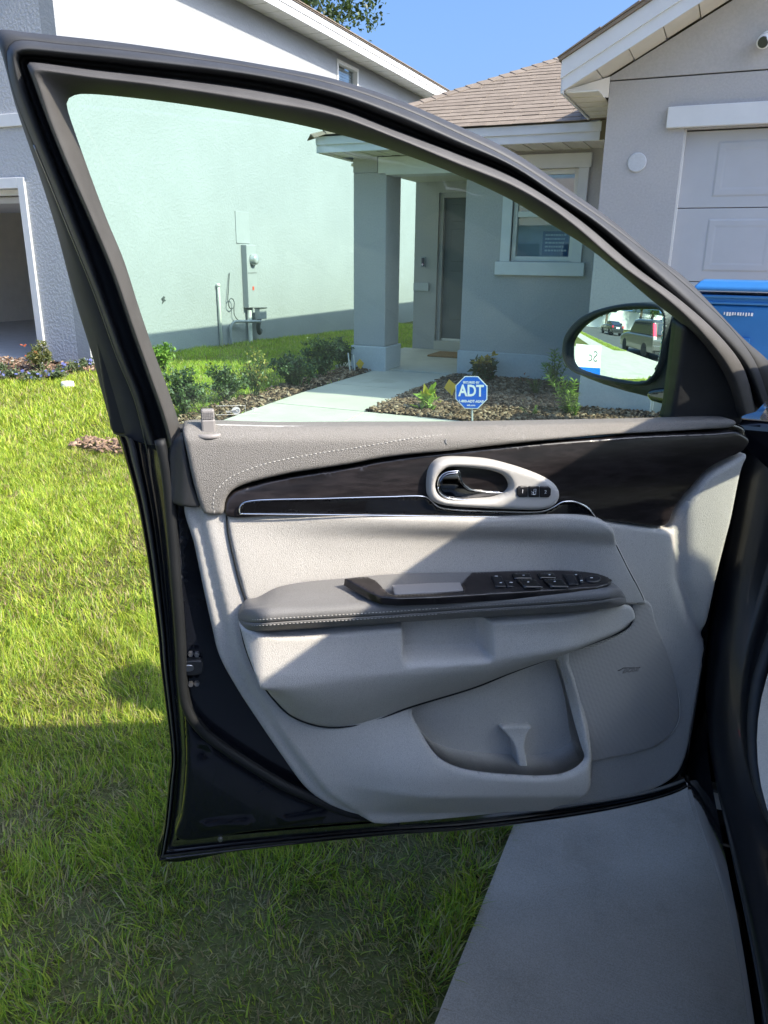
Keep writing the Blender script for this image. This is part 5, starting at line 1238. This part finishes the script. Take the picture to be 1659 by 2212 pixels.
px_shrub('mulch_sprig', 1098, 822, 22, 18, 40, .05, G2, 'tiny green sprig in mulch right of the dark croton', cat='plant', nstem=4)
def plume(name, bx, by, hpx, nst, label, spread=.5, pal=LIME, nl=90):
    b = on_ground(bx, by); m = ((b - CC) @ FW) / FPX; h = hpx * m
    o = empty(name, b, label, 'fern', 'feathery lime plants in the mulch bed'); st = MB(); P, D, T = [], [], []
    for k in range(nst):
        a = RNG.uniform(0, 2 * math.pi); s_ = RNG.uniform(.1, spread) * h; e = b + np.array([s_ * math.cos(a), s_ * math.sin(a), h * RNG.uniform(.6, 1)])
        path = catmull([b, b * .5 + e * .5 + np.array([0, 0, h * .12]), e], 14); st.tube(path, np.linspace(.005, .002, 14), 5)
        for q in range(nl):
            t = RNG.uniform(.25, 1); i = min(12, int(t * 13)); tg = unit(path[i + 1] - path[i]); aa = unit(np.cross(tg, RNG.normal(0, 1, 3)))
            P.append(path[i]); D.append(unit(tg * .8 + aa)); T.append(tg)
    st.obj('stems', M['stem'], o)
    leaf_mesh('fronds', P, D, unit(np.array(T) + RNG.normal(0, .3, (len(T), 3))), h * .16 * RNG.uniform(.7, 1.2, len(P)), h * .010, pick(pal, len(P)), M['leaf'], o, 0)
plume('fern', 1196, 850, 100, 7, 'tall feathery lime fern standing left of the mirror')
plume('fern', 1222, 905, 95, 8, 'broad feathery lime fern below the mirror')
plume('fern', 1240, 908, 60, 5, 'short lime fern tucked under the mirror housing', .7)
plume('fern', 1148, 908, 34, 5, 'small flat fern left of the broad fern', .9)
plume('fern', 1158, 860, 50, 5, 'yellowish thin fern in shaded mulch', .7, [(.20, .20, .05), (.14, .17, .05)])
# flower bed by the neighbour's garage
def flowers(name, bx, by, wpx, hpx, nleaf, nfl, col, label, leafpal, fl=.022, leaf=.03, group=None, nstem=10, up=.3):
    o = px_shrub(name, bx, by, wpx, hpx, nleaf, leaf, leafpal, label, cat='flowers', group=group, nstem=nstem, up=up)
    b = np.array(o.location); m = ((b - CC) @ FW) / FPX; W_, H_ = wpx * m, hpx * m
    for k in range(nfl):
        a = RNG.uniform(0, 2 * math.pi); r_ = W_ * .5 * math.sqrt(RNG.uniform(0, 1)); c = b + np.array([r_ * math.cos(a), r_ * math.sin(a), H_ * RNG.uniform(.55, 1.05)])
        n_ = unit(RNG.normal(0, .5, 3) + np.array([0.3, -.6, .7])); a1 = unit(np.cross(n_, [0, 0, 1.])); a2 = np.cross(n_, a1); V = [c]; F = []
        for q in range(5):
            t0 = q * 2 * math.pi / 5; d = a1 * math.cos(t0) + a2 * math.sin(t0); e_ = a1 * -math.sin(t0) + a2 * math.cos(t0)
            i = len(V); V += [c + d * fl * .6 + e_ * fl * .4 + n_ * .003, c + d * fl, c + d * fl * .6 - e_ * fl * .4 + n_ * .003]; F += [(0, i, i + 1), (0, i + 1, i + 2)]
        np_mesh('blossom', V, F, M['petal'], o, pick([col], len(F), .15))
BG = 'blue flowering ground cover'
for i, (x, y, w_, h_) in enumerate(((30, 822, 60, 22), (70, 826, 56, 22), (118, 822, 56, 24), (152, 808, 50, 24), (182, 800, 40, 24), (2, 808, 40, 24))):
    flowers('blue_flowers', x, y, w_, h_, 420, 8, (.17, .19, .45), ['blue flowered ground cover plant second from the left edge', 'blue flowered ground cover before the orange flowering shrub', 'blue flowered plant just left of the white cap', 'blue flowered plant above the white cap', 'blue flowered plant by the white house corner', 'blue flowered plant at the left edge of the picture'][i], [(.10, .14, .06), (.16, .19, .10), (.07, .11, .05)], .021, .034, BG)
flowers('orange_flowers', 88, 806, 62, 58, 620, 5, (.50, .12, .05), 'orange flowering shrub before the open garage', [(.11, .13, .04), (.17, .16, .06), (.08, .10, .03)], .024, .045, None, 14, .9)
def lathe_px(name, bx, by, prof_px, mat, label, cat):
    b = on_ground(bx, by); m = ((b - CC) @ FW) / FPX
    o = MB().lathe([(r * m, h * m) for r, h in prof_px], b - np.array([0, 0, .02]), 20).obj(name, M[mat], None, .004); return tag(o, label, cat)
lathe_px('drain_stub', 147, 838, [(11, 0), (11.5, 6), (13.5, 7), (13.5, 16), (12, 18), (0, 18)], 'pvc', 'short white drain cap in the lawn edge by blue flowers', 'drain cap')
lathe_px('cleanout_pipe', 91, 800, [(4, 0), (4, 50), (5.3, 50), (5.3, 58), (4, 59), (0, 59)], 'pvc', 'thin white cleanout pipe standing beside the orange flowers', 'pipe')
pp = on_ground(234, 973)
chips('leaf_litter', [(pp[0] - .30, pp[0] + .22, pp[1] - .12, pp[1] + .14)], 160, 'patch of brown bark litter on the sunlit lawn', .02, .06, [(.26, .17, .11), (.33, .23, .16), (.18, .12, .08)])

# ------------------------------------------------------------------ yard sign, flags, stake
b = on_ground(1021, 921); Dm = (b - CC) @ FW; m = Dm / FPX
sg = empty('yard_sign', b, 'blue octagonal security yard sign in the mulch bed', 'sign')
ctr = on_y(1018, 848, b[1]); yw = rad(4); ex = np.array([math.cos(yw), math.sin(yw), .05]); ex /= np.linalg.norm(ex); ey = np.array([-.05, .03, 1.0]); ey -= ex * (ex @ ey); ey /= np.linalg.norm(ey); en = np.cross(ex, ey)
def octa(r, off): return [ctr + en * off + ex * r * math.cos(a) + ey * r * math.sin(a) for a in np.arange(8) * math.pi / 4 + math.pi / 8]
Ro = 37.5 * m
MB().prism(octa(Ro, -.004), en * .004).obj('border', M['sign_white'], sg)
MB().prism(octa(Ro * .945, .0005), en * .0015).obj('face', M['blue_sign'], sg)
text_mesh('lettering', 'ADT', Ro * .90, M['sign_white'], sg, ctr + en * .003 + ey * Ro * .08 + ex * .0, ex, ey, .0006, bold=.0035, shear=.0, sx=.80)
text_mesh('lettering', 'SECURED BY', Ro * .17, M['sign_white'], sg, ctr + en * .003 + ey * Ro * .57, ex, ey, .0004, bold=.0008)
text_mesh('lettering', '1-800-ADT-ASAP', Ro * .20, M['sign_white'], sg, ctr + en * .003 - ey * Ro * .50, ex, ey, .0004, bold=.001)
text_mesh('lettering', 'adt.com', Ro * .15, M['sign_white'], sg, ctr + en * .003 - ey * Ro * .72, ex, ey, .0004, bold=.0006)
MB().tube([b - np.array([0, 0, .1]) - en * .016, ctr - en * .016], .008, 10).obj('stake', M['meter_grey'], sg)
def flag(bx, by, fx, fy, s, label, tilt):
    b = on_ground(bx, by); m = ((b - CC) @ FW) / FPX; c = on_y(fx, fy, b[1])
    o = empty('marker_flag', b, label, 'flag', 'yellow utility flags')
    MB().tube([b, c], .0015, 5).obj('wire', M['steel'], o)
    s *= m; pts = [(-.75, .1), (0, 1.1), (.85, .25), (.15, -1.0)]
    cr_, sr_ = math.cos(tilt), math.sin(tilt)
    MB().prism([c + np.array([(x * cr_ - z * sr_) * s, .01 * x, (x * sr_ + z * cr_) * s]) for x, z in pts], (0, .002, 0)).obj('cloth', M['flag_yellow'], o)
flag(975, 870, 972, 838, 17, 'yellow marker flag left of the blue sign', .15)
flag(777, 806, 777, 787, 11, 'yellow marker flag before the porch column base', 0)
b = on_ground(757, 808); stp = MB().tube([b, b + np.array([-.03, 0, .24])], .008, 6).tube([b + np.array([.05, .02, 0]), b + np.array([.03, .02, .22])], .006, 6).obj('white_stake', M['pvc'], None)
tag(stp, 'pair of thin white stakes beside the porch column', 'stake')

# ------------------------------------------------------------------ blue wheeled bin
BY = 5.75; p0 = on_y(1512, 625, BY); zt = on_y(1600, 606, BY)[2]
bn = empty('recycling_bin', (p0[0] + .35, BY + .3, .13), 'blue wheeled recycling bin before the garage door', 'bin')
bx0 = p0[0] - .01; bx1 = bx0 + .68; bt = zt - .068; g0 = float(ground_z(.3, BY)) + .022
def tz(z): return (z - g0) / (bt - g0)
def bin_ring(z, e=0):
    k = .80 + .20 * tz(z); cx = (bx0 + bx1) / 2; hw = (bx1 - bx0) / 2 * k + e; y0 = BY + .05 * (1 - tz(z)) - e; y1 = BY + .62 - .10 * (1 - tz(z)) + e
    return [(cx - hw, y0, z), (cx + hw, y0, z), (cx + hw, y1, z), (cx - hw, y1, z)]
def frustum(zs):
    v = [p for z, e in zs for p in bin_ring(z, e)]; n = len(zs)
    return MB().add(v, [(3, 2, 1, 0)] + [(4 * i + j, 4 * i + (j + 1) % 4, 4 * i + 4 + (j + 1) % 4, 4 * i + 4 + j) for i in range(n - 1) for j in range(4)] + [(4 * n - 4, 4 * n - 3, 4 * n - 2, 4 * n - 1)])
frustum([(g0 + .03, 0), (bt - .085, 0)]).obj('body', M['blue_bin'], bn, .03, seg=3)
frustum([(bt - .085, .012), (bt - .068, .014)]).obj('rim_rib', M['blue_bin'], bn, .006)
frustum([(bt - .068, .002), (bt - .044, .002)]).obj('rim_groove', M['blue_bin'], bn)
frustum([(bt - .044, .016), (bt - .026, .018)]).obj('rim_rib', M['blue_bin'], bn, .006)
lid = MB(); r0 = bin_ring(bt, .03); r1 = [(x * .90 + .10 * (bx0 + bx1) / 2, y * .86 + .14 * (BY + .33), z + .062) for x, y, z in r0]; r0b = [(x, y, z + .022) for x, y, z in r0]
lid.add(list(r0) + r0b + r1, [(3, 2, 1, 0)] + [(4 * i + j, 4 * i + (j + 1) % 4, 4 * i + 4 + (j + 1) % 4, 4 * i + 4 + j) for i in range(2) for j in range(4)] + [(8, 9, 10, 11)]).obj('lid', M['blue_bin'], bn, .015, seg=3)
MB().box(bx0 + .20, bx0 + .36, BY - .006, BY + .02, bt - .58, bt - .30).obj('front_panel', M['blue_bin'], bn, .004)
def bar(x0, x1, z0, z1): return MB().box(x0, x1, BY - .0015, BY + .004, z0, z1)
q = on_y(1588, 679, BY); pr = MB()
for k in range(11):
    pr.box(q[0] - .07 + k * .0165, q[0] - .07 + k * .0165 + random.uniform(.007, .013), BY - .004, BY + .01, q[2] - random.uniform(.004, .012), q[2] + .013)
o = pr.obj('print_line', M['print_white'], bn); o['kind'] = 'stuff'
for xx in (bx0 + .08, bx1 - .08): MB().lathe([(.06, -.025), (.12, -.025), (.12, .025), (.06, .025)], (xx, BY + .52, g0 + .12), 24, 0).obj('wheel', M['tyre'], bn)
MB().tube([(bx0 + .1, BY + .70, bt + .02), (bx1 - .1, BY + .70, bt + .02)], .015, 8).obj('handle', M['blue_bin'], bn)

# ------------------------------------------------------------------ oak behind the neighbour
def tree(name, base, height, cr, label, n=9000, leaf=.16, pal=None, group=None, czf=.72):
    pal = pal or [(.045, .075, .03), (.065, .10, .04), (.09, .13, .055), (.035, .055, .025)]
    o = empty(name, base, label, 'tree', group); base = np.asarray(base, float); c = base + np.array([0, 0, height * czf])
    tk = MB(); tk.tube(catmull([base, base + np.array([.15, .1, height * .3]), base + np.array([0, .2, height * .55])], 12), np.linspace(.32, .18, 12), 10)
    lobes = []
    for k in range(18):
        d = unit(RNG.normal(0, 1, 3)); d[2] = d[2] * .8; e = c + d * cr * RNG.uniform(.45, .95) * np.array([1, 1, .75]); lobes.append((e, cr * RNG.uniform(.22, .42)))
        tk.tube(catmull([base + np.array([0, .2, height * RNG.uniform(.35, .55)]), (c + e) / 2 - np.array([0, 0, .3]), e], 10), np.linspace(.12, .02, 10), 6)
    tk.obj('trunk', M['bark'], o)
    P, S = [], []
    for e, r_ in lobes:
        for j in range(26):
            q = e + unit(RNG.normal(0, 1, 3)) * r_ * RNG.uniform(.3, 1) ** .5; k = n // (18 * 26)
            P.append(q + RNG.normal(0, r_ * .17, (k, 3)))
    P = np.vstack(P); D = unit(RNG.normal(0, 1, P.shape)); leaf_mesh('crown', P, D, unit(RNG.normal(0, .7, P.shape) + np.array([0, 0, 1])), leaf * RNG.uniform(.6, 1.3, len(P)), leaf * .3, pick(pal, len(P)), M['leaf'], o)
RNG = np.random.default_rng(21)
c = fwd_pt(560, -18, 34.0)
tree('oak_tree', (c[0], c[1], 0), c[2] / .72, 4.1, 'oak tree rising behind the pale house roof', 24000, .2)

# ------------------------------------------------------------------ street scene behind the viewer, seen in the mirror
def simple_car(name, loc, head, body, label, length=4.7, width=1.85, height=1.72, suv=True, lit=False):
    o = empty(name, (0, 0, 0), label, 'car', 'cars parked on the street')
    L2 = length / 2; bz = .24; belt = 1.02; r = .35
    prof = [(-L2, .42), (-L2 + .06, .30), (L2 - .1, .28), (L2, .5), (L2 - .04, .78), (L2 - .5, .92), (L2 - 1.15, belt), (-L2 + .12, belt + .02), (-L2, .9)]
    MB().prism([(x, -width / 2, z) for x, z in prof], (0, width, 0)).obj('body', body, o, .07, seg=3)
    gh = [(L2 - 1.2, belt - .03), (L2 - 1.95, height - .06), (L2 - 2.4, height), (-L2 + .55, height), (-L2 + .28, height - .1), (-L2 + .10, belt)] if suv else [(L2 - 1.3, belt - .03), (L2 - 2.1, height - .05), (-L2 + 1.5, height), (-L2 + .5, belt)]
    MB().prism([(x, -width / 2 + .1, z) for x, z in gh], (0, width - .2, 0)).obj('cabin', body, o, .08, seg=3)
    gz = [(x * .98 - .0, z) for x, z in gh]
    for sy in (-1, 1):
        y_ = sy * (width / 2 - .095); MB().prism([(L2 - 1.45, y_, belt + .03), (L2 - 2.0, y_, height - .16), (-L2 + .62, y_, height - .16), (-L2 + .42, y_, belt + .05)], (0, .012 * sy, 0)).obj('side_window', M['lens_black'], o)
        yq = sy * (width / 2 - .13)
        MB().box(-L2 + (.02 if suv else -.005), -L2 + .16, yq - .09, yq + .09, .80, 1.02).obj('tail_lamp', M['clear_lamp'] if suv else M['red_lamp'], o, .02)
        if suv: MB().prism([(-L2 + .05, yq - .07, 1.03), (-L2 + .05, yq + .07, 1.03), (-L2 + .20, yq + .02, 1.56), (-L2 + .20, yq - .09, 1.56)], (.1, 0, 0)).obj('tail_lamp', M['red_lit'] if lit else M['red_lamp'], o, .01)
        for xx in (L2 - .9, -L2 + .95):
            wl = bpy.data.objects.new('wheel', None); link(wl, o); y2 = sy * (width / 2 - .10)
            MB().lathe([(r * .6, -.11), (r * .95, -.11), (r, -.07), (r, .07), (r * .95, .11), (r * .6, .11)], (xx, y2, r), 28, 1).obj('tyre', M['tyre'], wl)
            MB().lathe([(0, -.1), (r * .62, -.1), (r * .62, .1), (0, .1)], (xx, y2, r), 28, 1).obj('rim', M['rim'], wl)
    xr = -L2 + .12 if suv else -L2 + .55
    MB().prism([(-L2 + .10, -width / 2 + .28, belt + .06), (-L2 + .10, width / 2 - .28, belt + .06), (-L2 + .27, width / 2 - .34, height - .16), (-L2 + .27, -width / 2 + .34, height - .16)] if suv else [(-L2 + .48, -width / 2 + .2, belt + .03), (-L2 + .48, width / 2 - .2, belt + .03), (-L2 + 1.38, width / 2 - .3, height - .05), (-L2 + 1.38, -width / 2 + .3, height - .05)], (-.03, 0, .02)).obj('rear_window', M['lens_black'], o)
    MB().box(-L2 - .06, -L2 + .1, -width / 2 + .04, width / 2 - .04, .42, .66).obj('rear_bumper', body, o, .04, seg=3)
    MB().box(-L2 - .055, -L2 - .0, -width / 2 + .15, width / 2 - .15, .28, .40).obj('lower_bumper', M['black_plastic'], o, .02)
    MB().box(-L2 - .012, -L2 + .03, -.24, .24, .72, .88).obj('number_plate', M['sign_white'], o, .004)
    MB().box(-L2 - .02, -L2 + .02, -.4, .4, .90, .94).obj('tailgate_trim', M['chrome'], o, .006)
    if suv:
        for sy in (-1, 1): MB().tube([(L2 - 2.3, sy * (width / 2 - .2), height + .05), (-L2 + .7, sy * (width / 2 - .2), height + .05)], .02, 8).obj('roof_rail', M['black_plastic'], o)
    o.location = loc; o.rotation_euler = (0, 0, head); return o
simple_car('parked_suv', (-10.6 - 2.35, -5.15, -.20), rad(180), M['silver_paint'], 'silver SUV with red rear lamps seen in the door mirror', lit=True)
simple_car('parked_car', (-31, -8.9, -.20), rad(176), M['dark_paint'], 'dark saloon car seen small in the door mirror', 4.5, 1.8, 1.45, False)
fw_ = MB().box(-52.2, -52, -45, 2, -.3, 3.2).obj('pale_wall', M['trim_white'], None); tag(fw_, 'long pale wall far down the street seen in the mirror', 'wall')
for i, (x, y, h_, r_) in enumerate(((-47, -13, 9, 4.0), (-40, -20, 8, 3.6), (-49, -22, 10, 4.5))):
    tree('street_tree', (x, y, -.1), h_, r_, ['leafy tree before the pale wall, over the dark car in the mirror', 'leafy tree nearest behind the silver SUV in the mirror', 'leafy tree farthest at the right of the mirror'][i], 5000, .34, [(.06, .11, .03), (.09, .15, .04), (.05, .09, .03)], 'trees down the street', .66)
ang = rad(-170.5); sp = np.array([-.05, 1.5]) + 4.6 * np.array([math.cos(ang), math.sin(ang)])
ys_ = empty('yard_board', (sp[0], sp[1], 0), 'white and blue yard board seen at the left of the mirror', 'sign')
dv = np.array([-math.cos(ang), -math.sin(ang), 0]); sv = np.cross(ZUP, dv)          # faces the mirror
def brd(u, v, off=0): return np.array([sp[0], sp[1], 0]) + sv * u + ZUP * v + dv * off
MB().prism([brd(-.30, .36), brd(.30, .36), brd(.30, .86), brd(-.30, .86)], dv * .012).obj('board', M['sign_white'], ys_)
MB().prism([brd(-.30, .36, .0125), brd(.30, .36, .0125), brd(.30, .49, .0125), brd(-.30, .49, .0125)], dv * .002).obj('band', M['blue_sign'], ys_)
text_mesh('lettering', 'Sc', .26, M['groove'], ys_, brd(-.12, .67, .014), sv, ZUP, .001)
for u in (-.26, .26): MB().tube([brd(u, -.15, -.012), brd(u, .8, -.012)], .008, 6).obj('leg', M['steel'], ys_)

# houses across the street
for i, (cx, c_, lb) in enumerate(((-10, (.42, .45, .50), 'blue grey house across the street, left of the pair'), (5.5, (.50, .47, .42), 'beige house across the street, facing the driveway'), (21, (.45, .48, .46), 'sage house across the street, far to the right'))):
    ho = empty('street_house', (cx, -20, -.1), lb, 'house', 'houses across the street'); wm = basic('street_house_paint', c_, .85, var=.05)
    MB().box(cx - 6, cx + 6, -30, -20, -.3, 2.9).obj('wall', wm, ho)
    rf = MB().add([(cx - 6.5, -19.5, 2.88), (cx + 6.5, -19.5, 2.88), (cx + 6.5, -30.5, 2.88), (cx - 6.5, -30.5, 2.88), (cx - 2.5, -25, 5.3), (cx + 2.5, -25, 5.3)], [(0, 1, 5, 4), (1, 2, 5), (2, 3, 4, 5), (3, 0, 4), (3, 2, 1, 0)]).obj('roof', M['shingle'], ho)
    MB().box(cx - 5.2, cx - .4, -19.99, -19.9, -.1, 2.15).obj('garage_door', M['garage_door'], ho, .01)
    MB().box(cx + .6, cx + 1.6, -19.99, -19.93, 0, 2.1).obj('front_door', M['door_paint'], ho, .01)
    wd_ = MB().box(cx + 2.6, cx + 4.6, -19.99, -19.92, .9, 2.2).obj('window', M['trim_white'], ho, .01)
    MB().box(cx + 2.7, cx + 4.5, -19.919, -19.91, 1.0, 2.1).obj('pane', M['lens_black'], wd_)

# ------------------------------------------------------------------ lawn grass
PATCHES = np.array([(RNG.uniform(-4.2, -.4), RNG.uniform(.0, 5.0), RNG.uniform(.05, .20)) for _ in range(34)] + [(*on_ground(x, y)[:2], r_) for x, y, r_ in ((470, 2080, .13), (170, 1985, .12), (520, 1960, .09), (30, 1780, .12), (1040, 1850, .09), (860, 1840, .16), (950, 1870, .12), (700, 1990, .10), (160, 1800, .06), (240, 1720, .08), (820, 2080, .07), (600, 2120, .1))])
def lownoise(x, y):
    return .5 + .22 * np.sin(2.1 * x + 1.3 * np.sin(1.7 * y)) + .22 * np.sin(2.7 * y + 1.9 * np.sin(1.3 * x + 2)) + .12 * np.sin(7.3 * x + 5.1 * y)
def lawn_ok(x, y):
    ok = (x < -.35)
    for x0, x1, y0, y1 in [(WX0 - .01, WX1 + .01, 5.01, 8.4), (WX0, -.3, 5.01, 6.03)] + BEDS + STRIP + FBED + [(-4.32, 6, 8.36, 40), (-1.15, 6, 6.9, 40), (-13, -7.93, -9, 7.2), (-13, -6.05, -9, .62), (-30, -6.9, 7.05, 40), (pp[0] - .26, pp[0] + .18, pp[1] - .09, pp[1] + .11), (-80, 40, -3.02, -1.73)]:
        ok &= ~((x > x0) & (x < x1) & (y > y0) & (y < y1))
    return ok & (y > -3.9)
def grass(name, rect, dens, lmin, lmax, wid, label, cond=None, seg=3, thatch=False):
    x0, x1, y0, y1 = rect; n = int((x1 - x0) * (y1 - y0) * dens)
    x, y = RNG.uniform(x0, x1, n), RNG.uniform(y0, y1, n)
    ok = lawn_ok(x, y)
    if cond is not None: ok &= cond(x, y)
    x, y = x[ok], y[ok]
    bare = np.zeros(len(x))
    for px_, py_, r_ in PATCHES: bare = np.maximum(bare, np.exp(-(((x - px_) ** 2 + (y - py_) ** 2) / r_ ** 2)))
    ln = lownoise(x * 1.6, y * 1.6)
    keep = RNG.uniform(0, 1, len(x)) < ((.35 + .65 * bare) if thatch else (1 - .78 * bare) * (.62 + .5 * ln))
    x, y, bare, ln = x[keep], y[keep], bare[keep], ln[keep]; n = len(x)
    l = RNG.uniform(lmin, lmax, n) * (.75 + .5 * ln) * (1 - .45 * bare); a = RNG.uniform(0, 2 * math.pi, n)
    cl = 3.0 * np.sin(9.1 * x + 4 * np.sin(6.3 * y)) ; a = np.where(RNG.uniform(0, 1, n) < .55, cl + RNG.normal(0, .7, n), a)
    lean = np.abs(RNG.normal(.25, .22, n)); curv = np.abs(RNG.normal(.45, .32, n)); zk = 1.0
    if thatch: lean, curv, zk = RNG.uniform(.6, 1.0, n), RNG.uniform(0, .3, n), .16; bare = bare * 0 + 1
    dx, dy = np.cos(a), np.sin(a); sx, sy = -dy, dx
    tw = RNG.normal(0, .5, n); sx, sy = sx * np.cos(tw) + dx * np.sin(tw), sy * np.cos(tw) + dy * np.sin(tw)
    w_ = wid * RNG.uniform(.6, 1.3, n); z0 = ground_z(x, y) - .004
    ts = (0, .38, .74, 1.0) if seg == 3 else (0, .55, 1.0)
    rows = []
    for t in ts:
        h = zk * l * (t - .42 * curv * t * t) + (.004 if thatch else 0); f = l * (lean * t + curv * .75 * t * t); k = w_ * (1 - t ** 1.7) * .5
        cx, cy, cz = x + dx * f, y + dy * f, z0 + np.maximum(h, .002)
        if t < 1: rows += [np.stack([cx + sx * k, cy + sy * k, cz], 1), np.stack([cx - sx * k, cy - sy * k, cz], 1)]
        else: rows += [np.stack([cx, cy, cz], 1)]
    V = np.stack(rows, 1); m_ = V.shape[1]; V = V.reshape(-1, 3); i = np.arange(n) * m_
    tri = [(0, 1, 3), (0, 3, 2), (2, 3, 5), (2, 5, 4), (4, 5, 6)] if seg == 3 else [(0, 1, 3), (0, 3, 2), (2, 3, 4)]
    F = np.concatenate([np.stack([i + p for p in t], 1) for t in tri], 1).reshape(-1, 3)
    base = np.array([(.22, .31, .030), (.31, .38, .040), (.16, .25, .035), (.38, .41, .065)])[RNG.integers(4, size=n)]
    dry = RNG.uniform(0, 1, n) < (.11 + .45 * bare + .10 * (ln < .4)); base[dry] = np.array([(.33, .27, .13), (.27, .20, .11), (.38, .34, .18)])[RNG.integers(3, size=dry.sum())]
    if thatch: base = np.array([(.27, .25, .10), (.20, .18, .07), (.34, .31, .14), (.14, .13, .05), (.22, .28, .05)])[RNG.integers(5, size=n)] * .85
    base *= 1.3 * (RNG.uniform(.75, 1.2, n) * (.85 + .3 * ln))[:, None]
    o = np_mesh(name, V, F, M['grass'], None, np.repeat(base, len(tri), 0)); tag(o, label, 'thatch' if thatch else 'grass', kind='stuff'); return o
dist = lambda x, y: np.hypot(x, y)
grass('grass', (-.43, -.345, -.2, 5.0), 42000, .03, .085, .0038, 'grass fringe leaning over the driveway edge')
grass('thatch', (-3.4, -.35, .0, 3.2), 17000, .018, .06, .0030, 'dead straw and thatch between the near grass', lambda x, y: dist(x, y) < 3.0, 2, True)
grass('thatch', (-6.0, -.35, 1.0, 6.2), 4500, .02, .06, .0045, 'dead straw between the sunlit grass', lambda x, y: (dist(x, y) >= 2.95) & (dist(x, y) < 6.2), 2, True)
grass('grass', (-3.4, -.35, .0, 3.2), 34000, .014, .066, .0036, 'long green grass blades on the near lawn', lambda x, y: dist(x, y) < 3.0)
grass('grass', (-6.0, -.35, 1.0, 6.2), 13000, .022, .065, .0054, 'sunlit grass on the middle lawn', lambda x, y: (dist(x, y) >= 2.95) & (dist(x, y) < 6.2))
grass('grass', (-7.95, -.35, 3.0, 16.5), 3600, .035, .08, .009, 'grass of the far lawn between the houses', lambda x, y: (dist(x, y) >= 6.1), 2)
grass('grass', (-7.95, -.35, -1.8, 0.0), 900, .05, .11, .013, 'grass of the front lawn behind the viewer', lambda x, y: dist(x, y) >= 1.2, 2)
grass('grass', (-30, -.6, -3.9, -3.0), 700, .05, .10, .016, 'grass of the kerb strip along the street', None, 2)
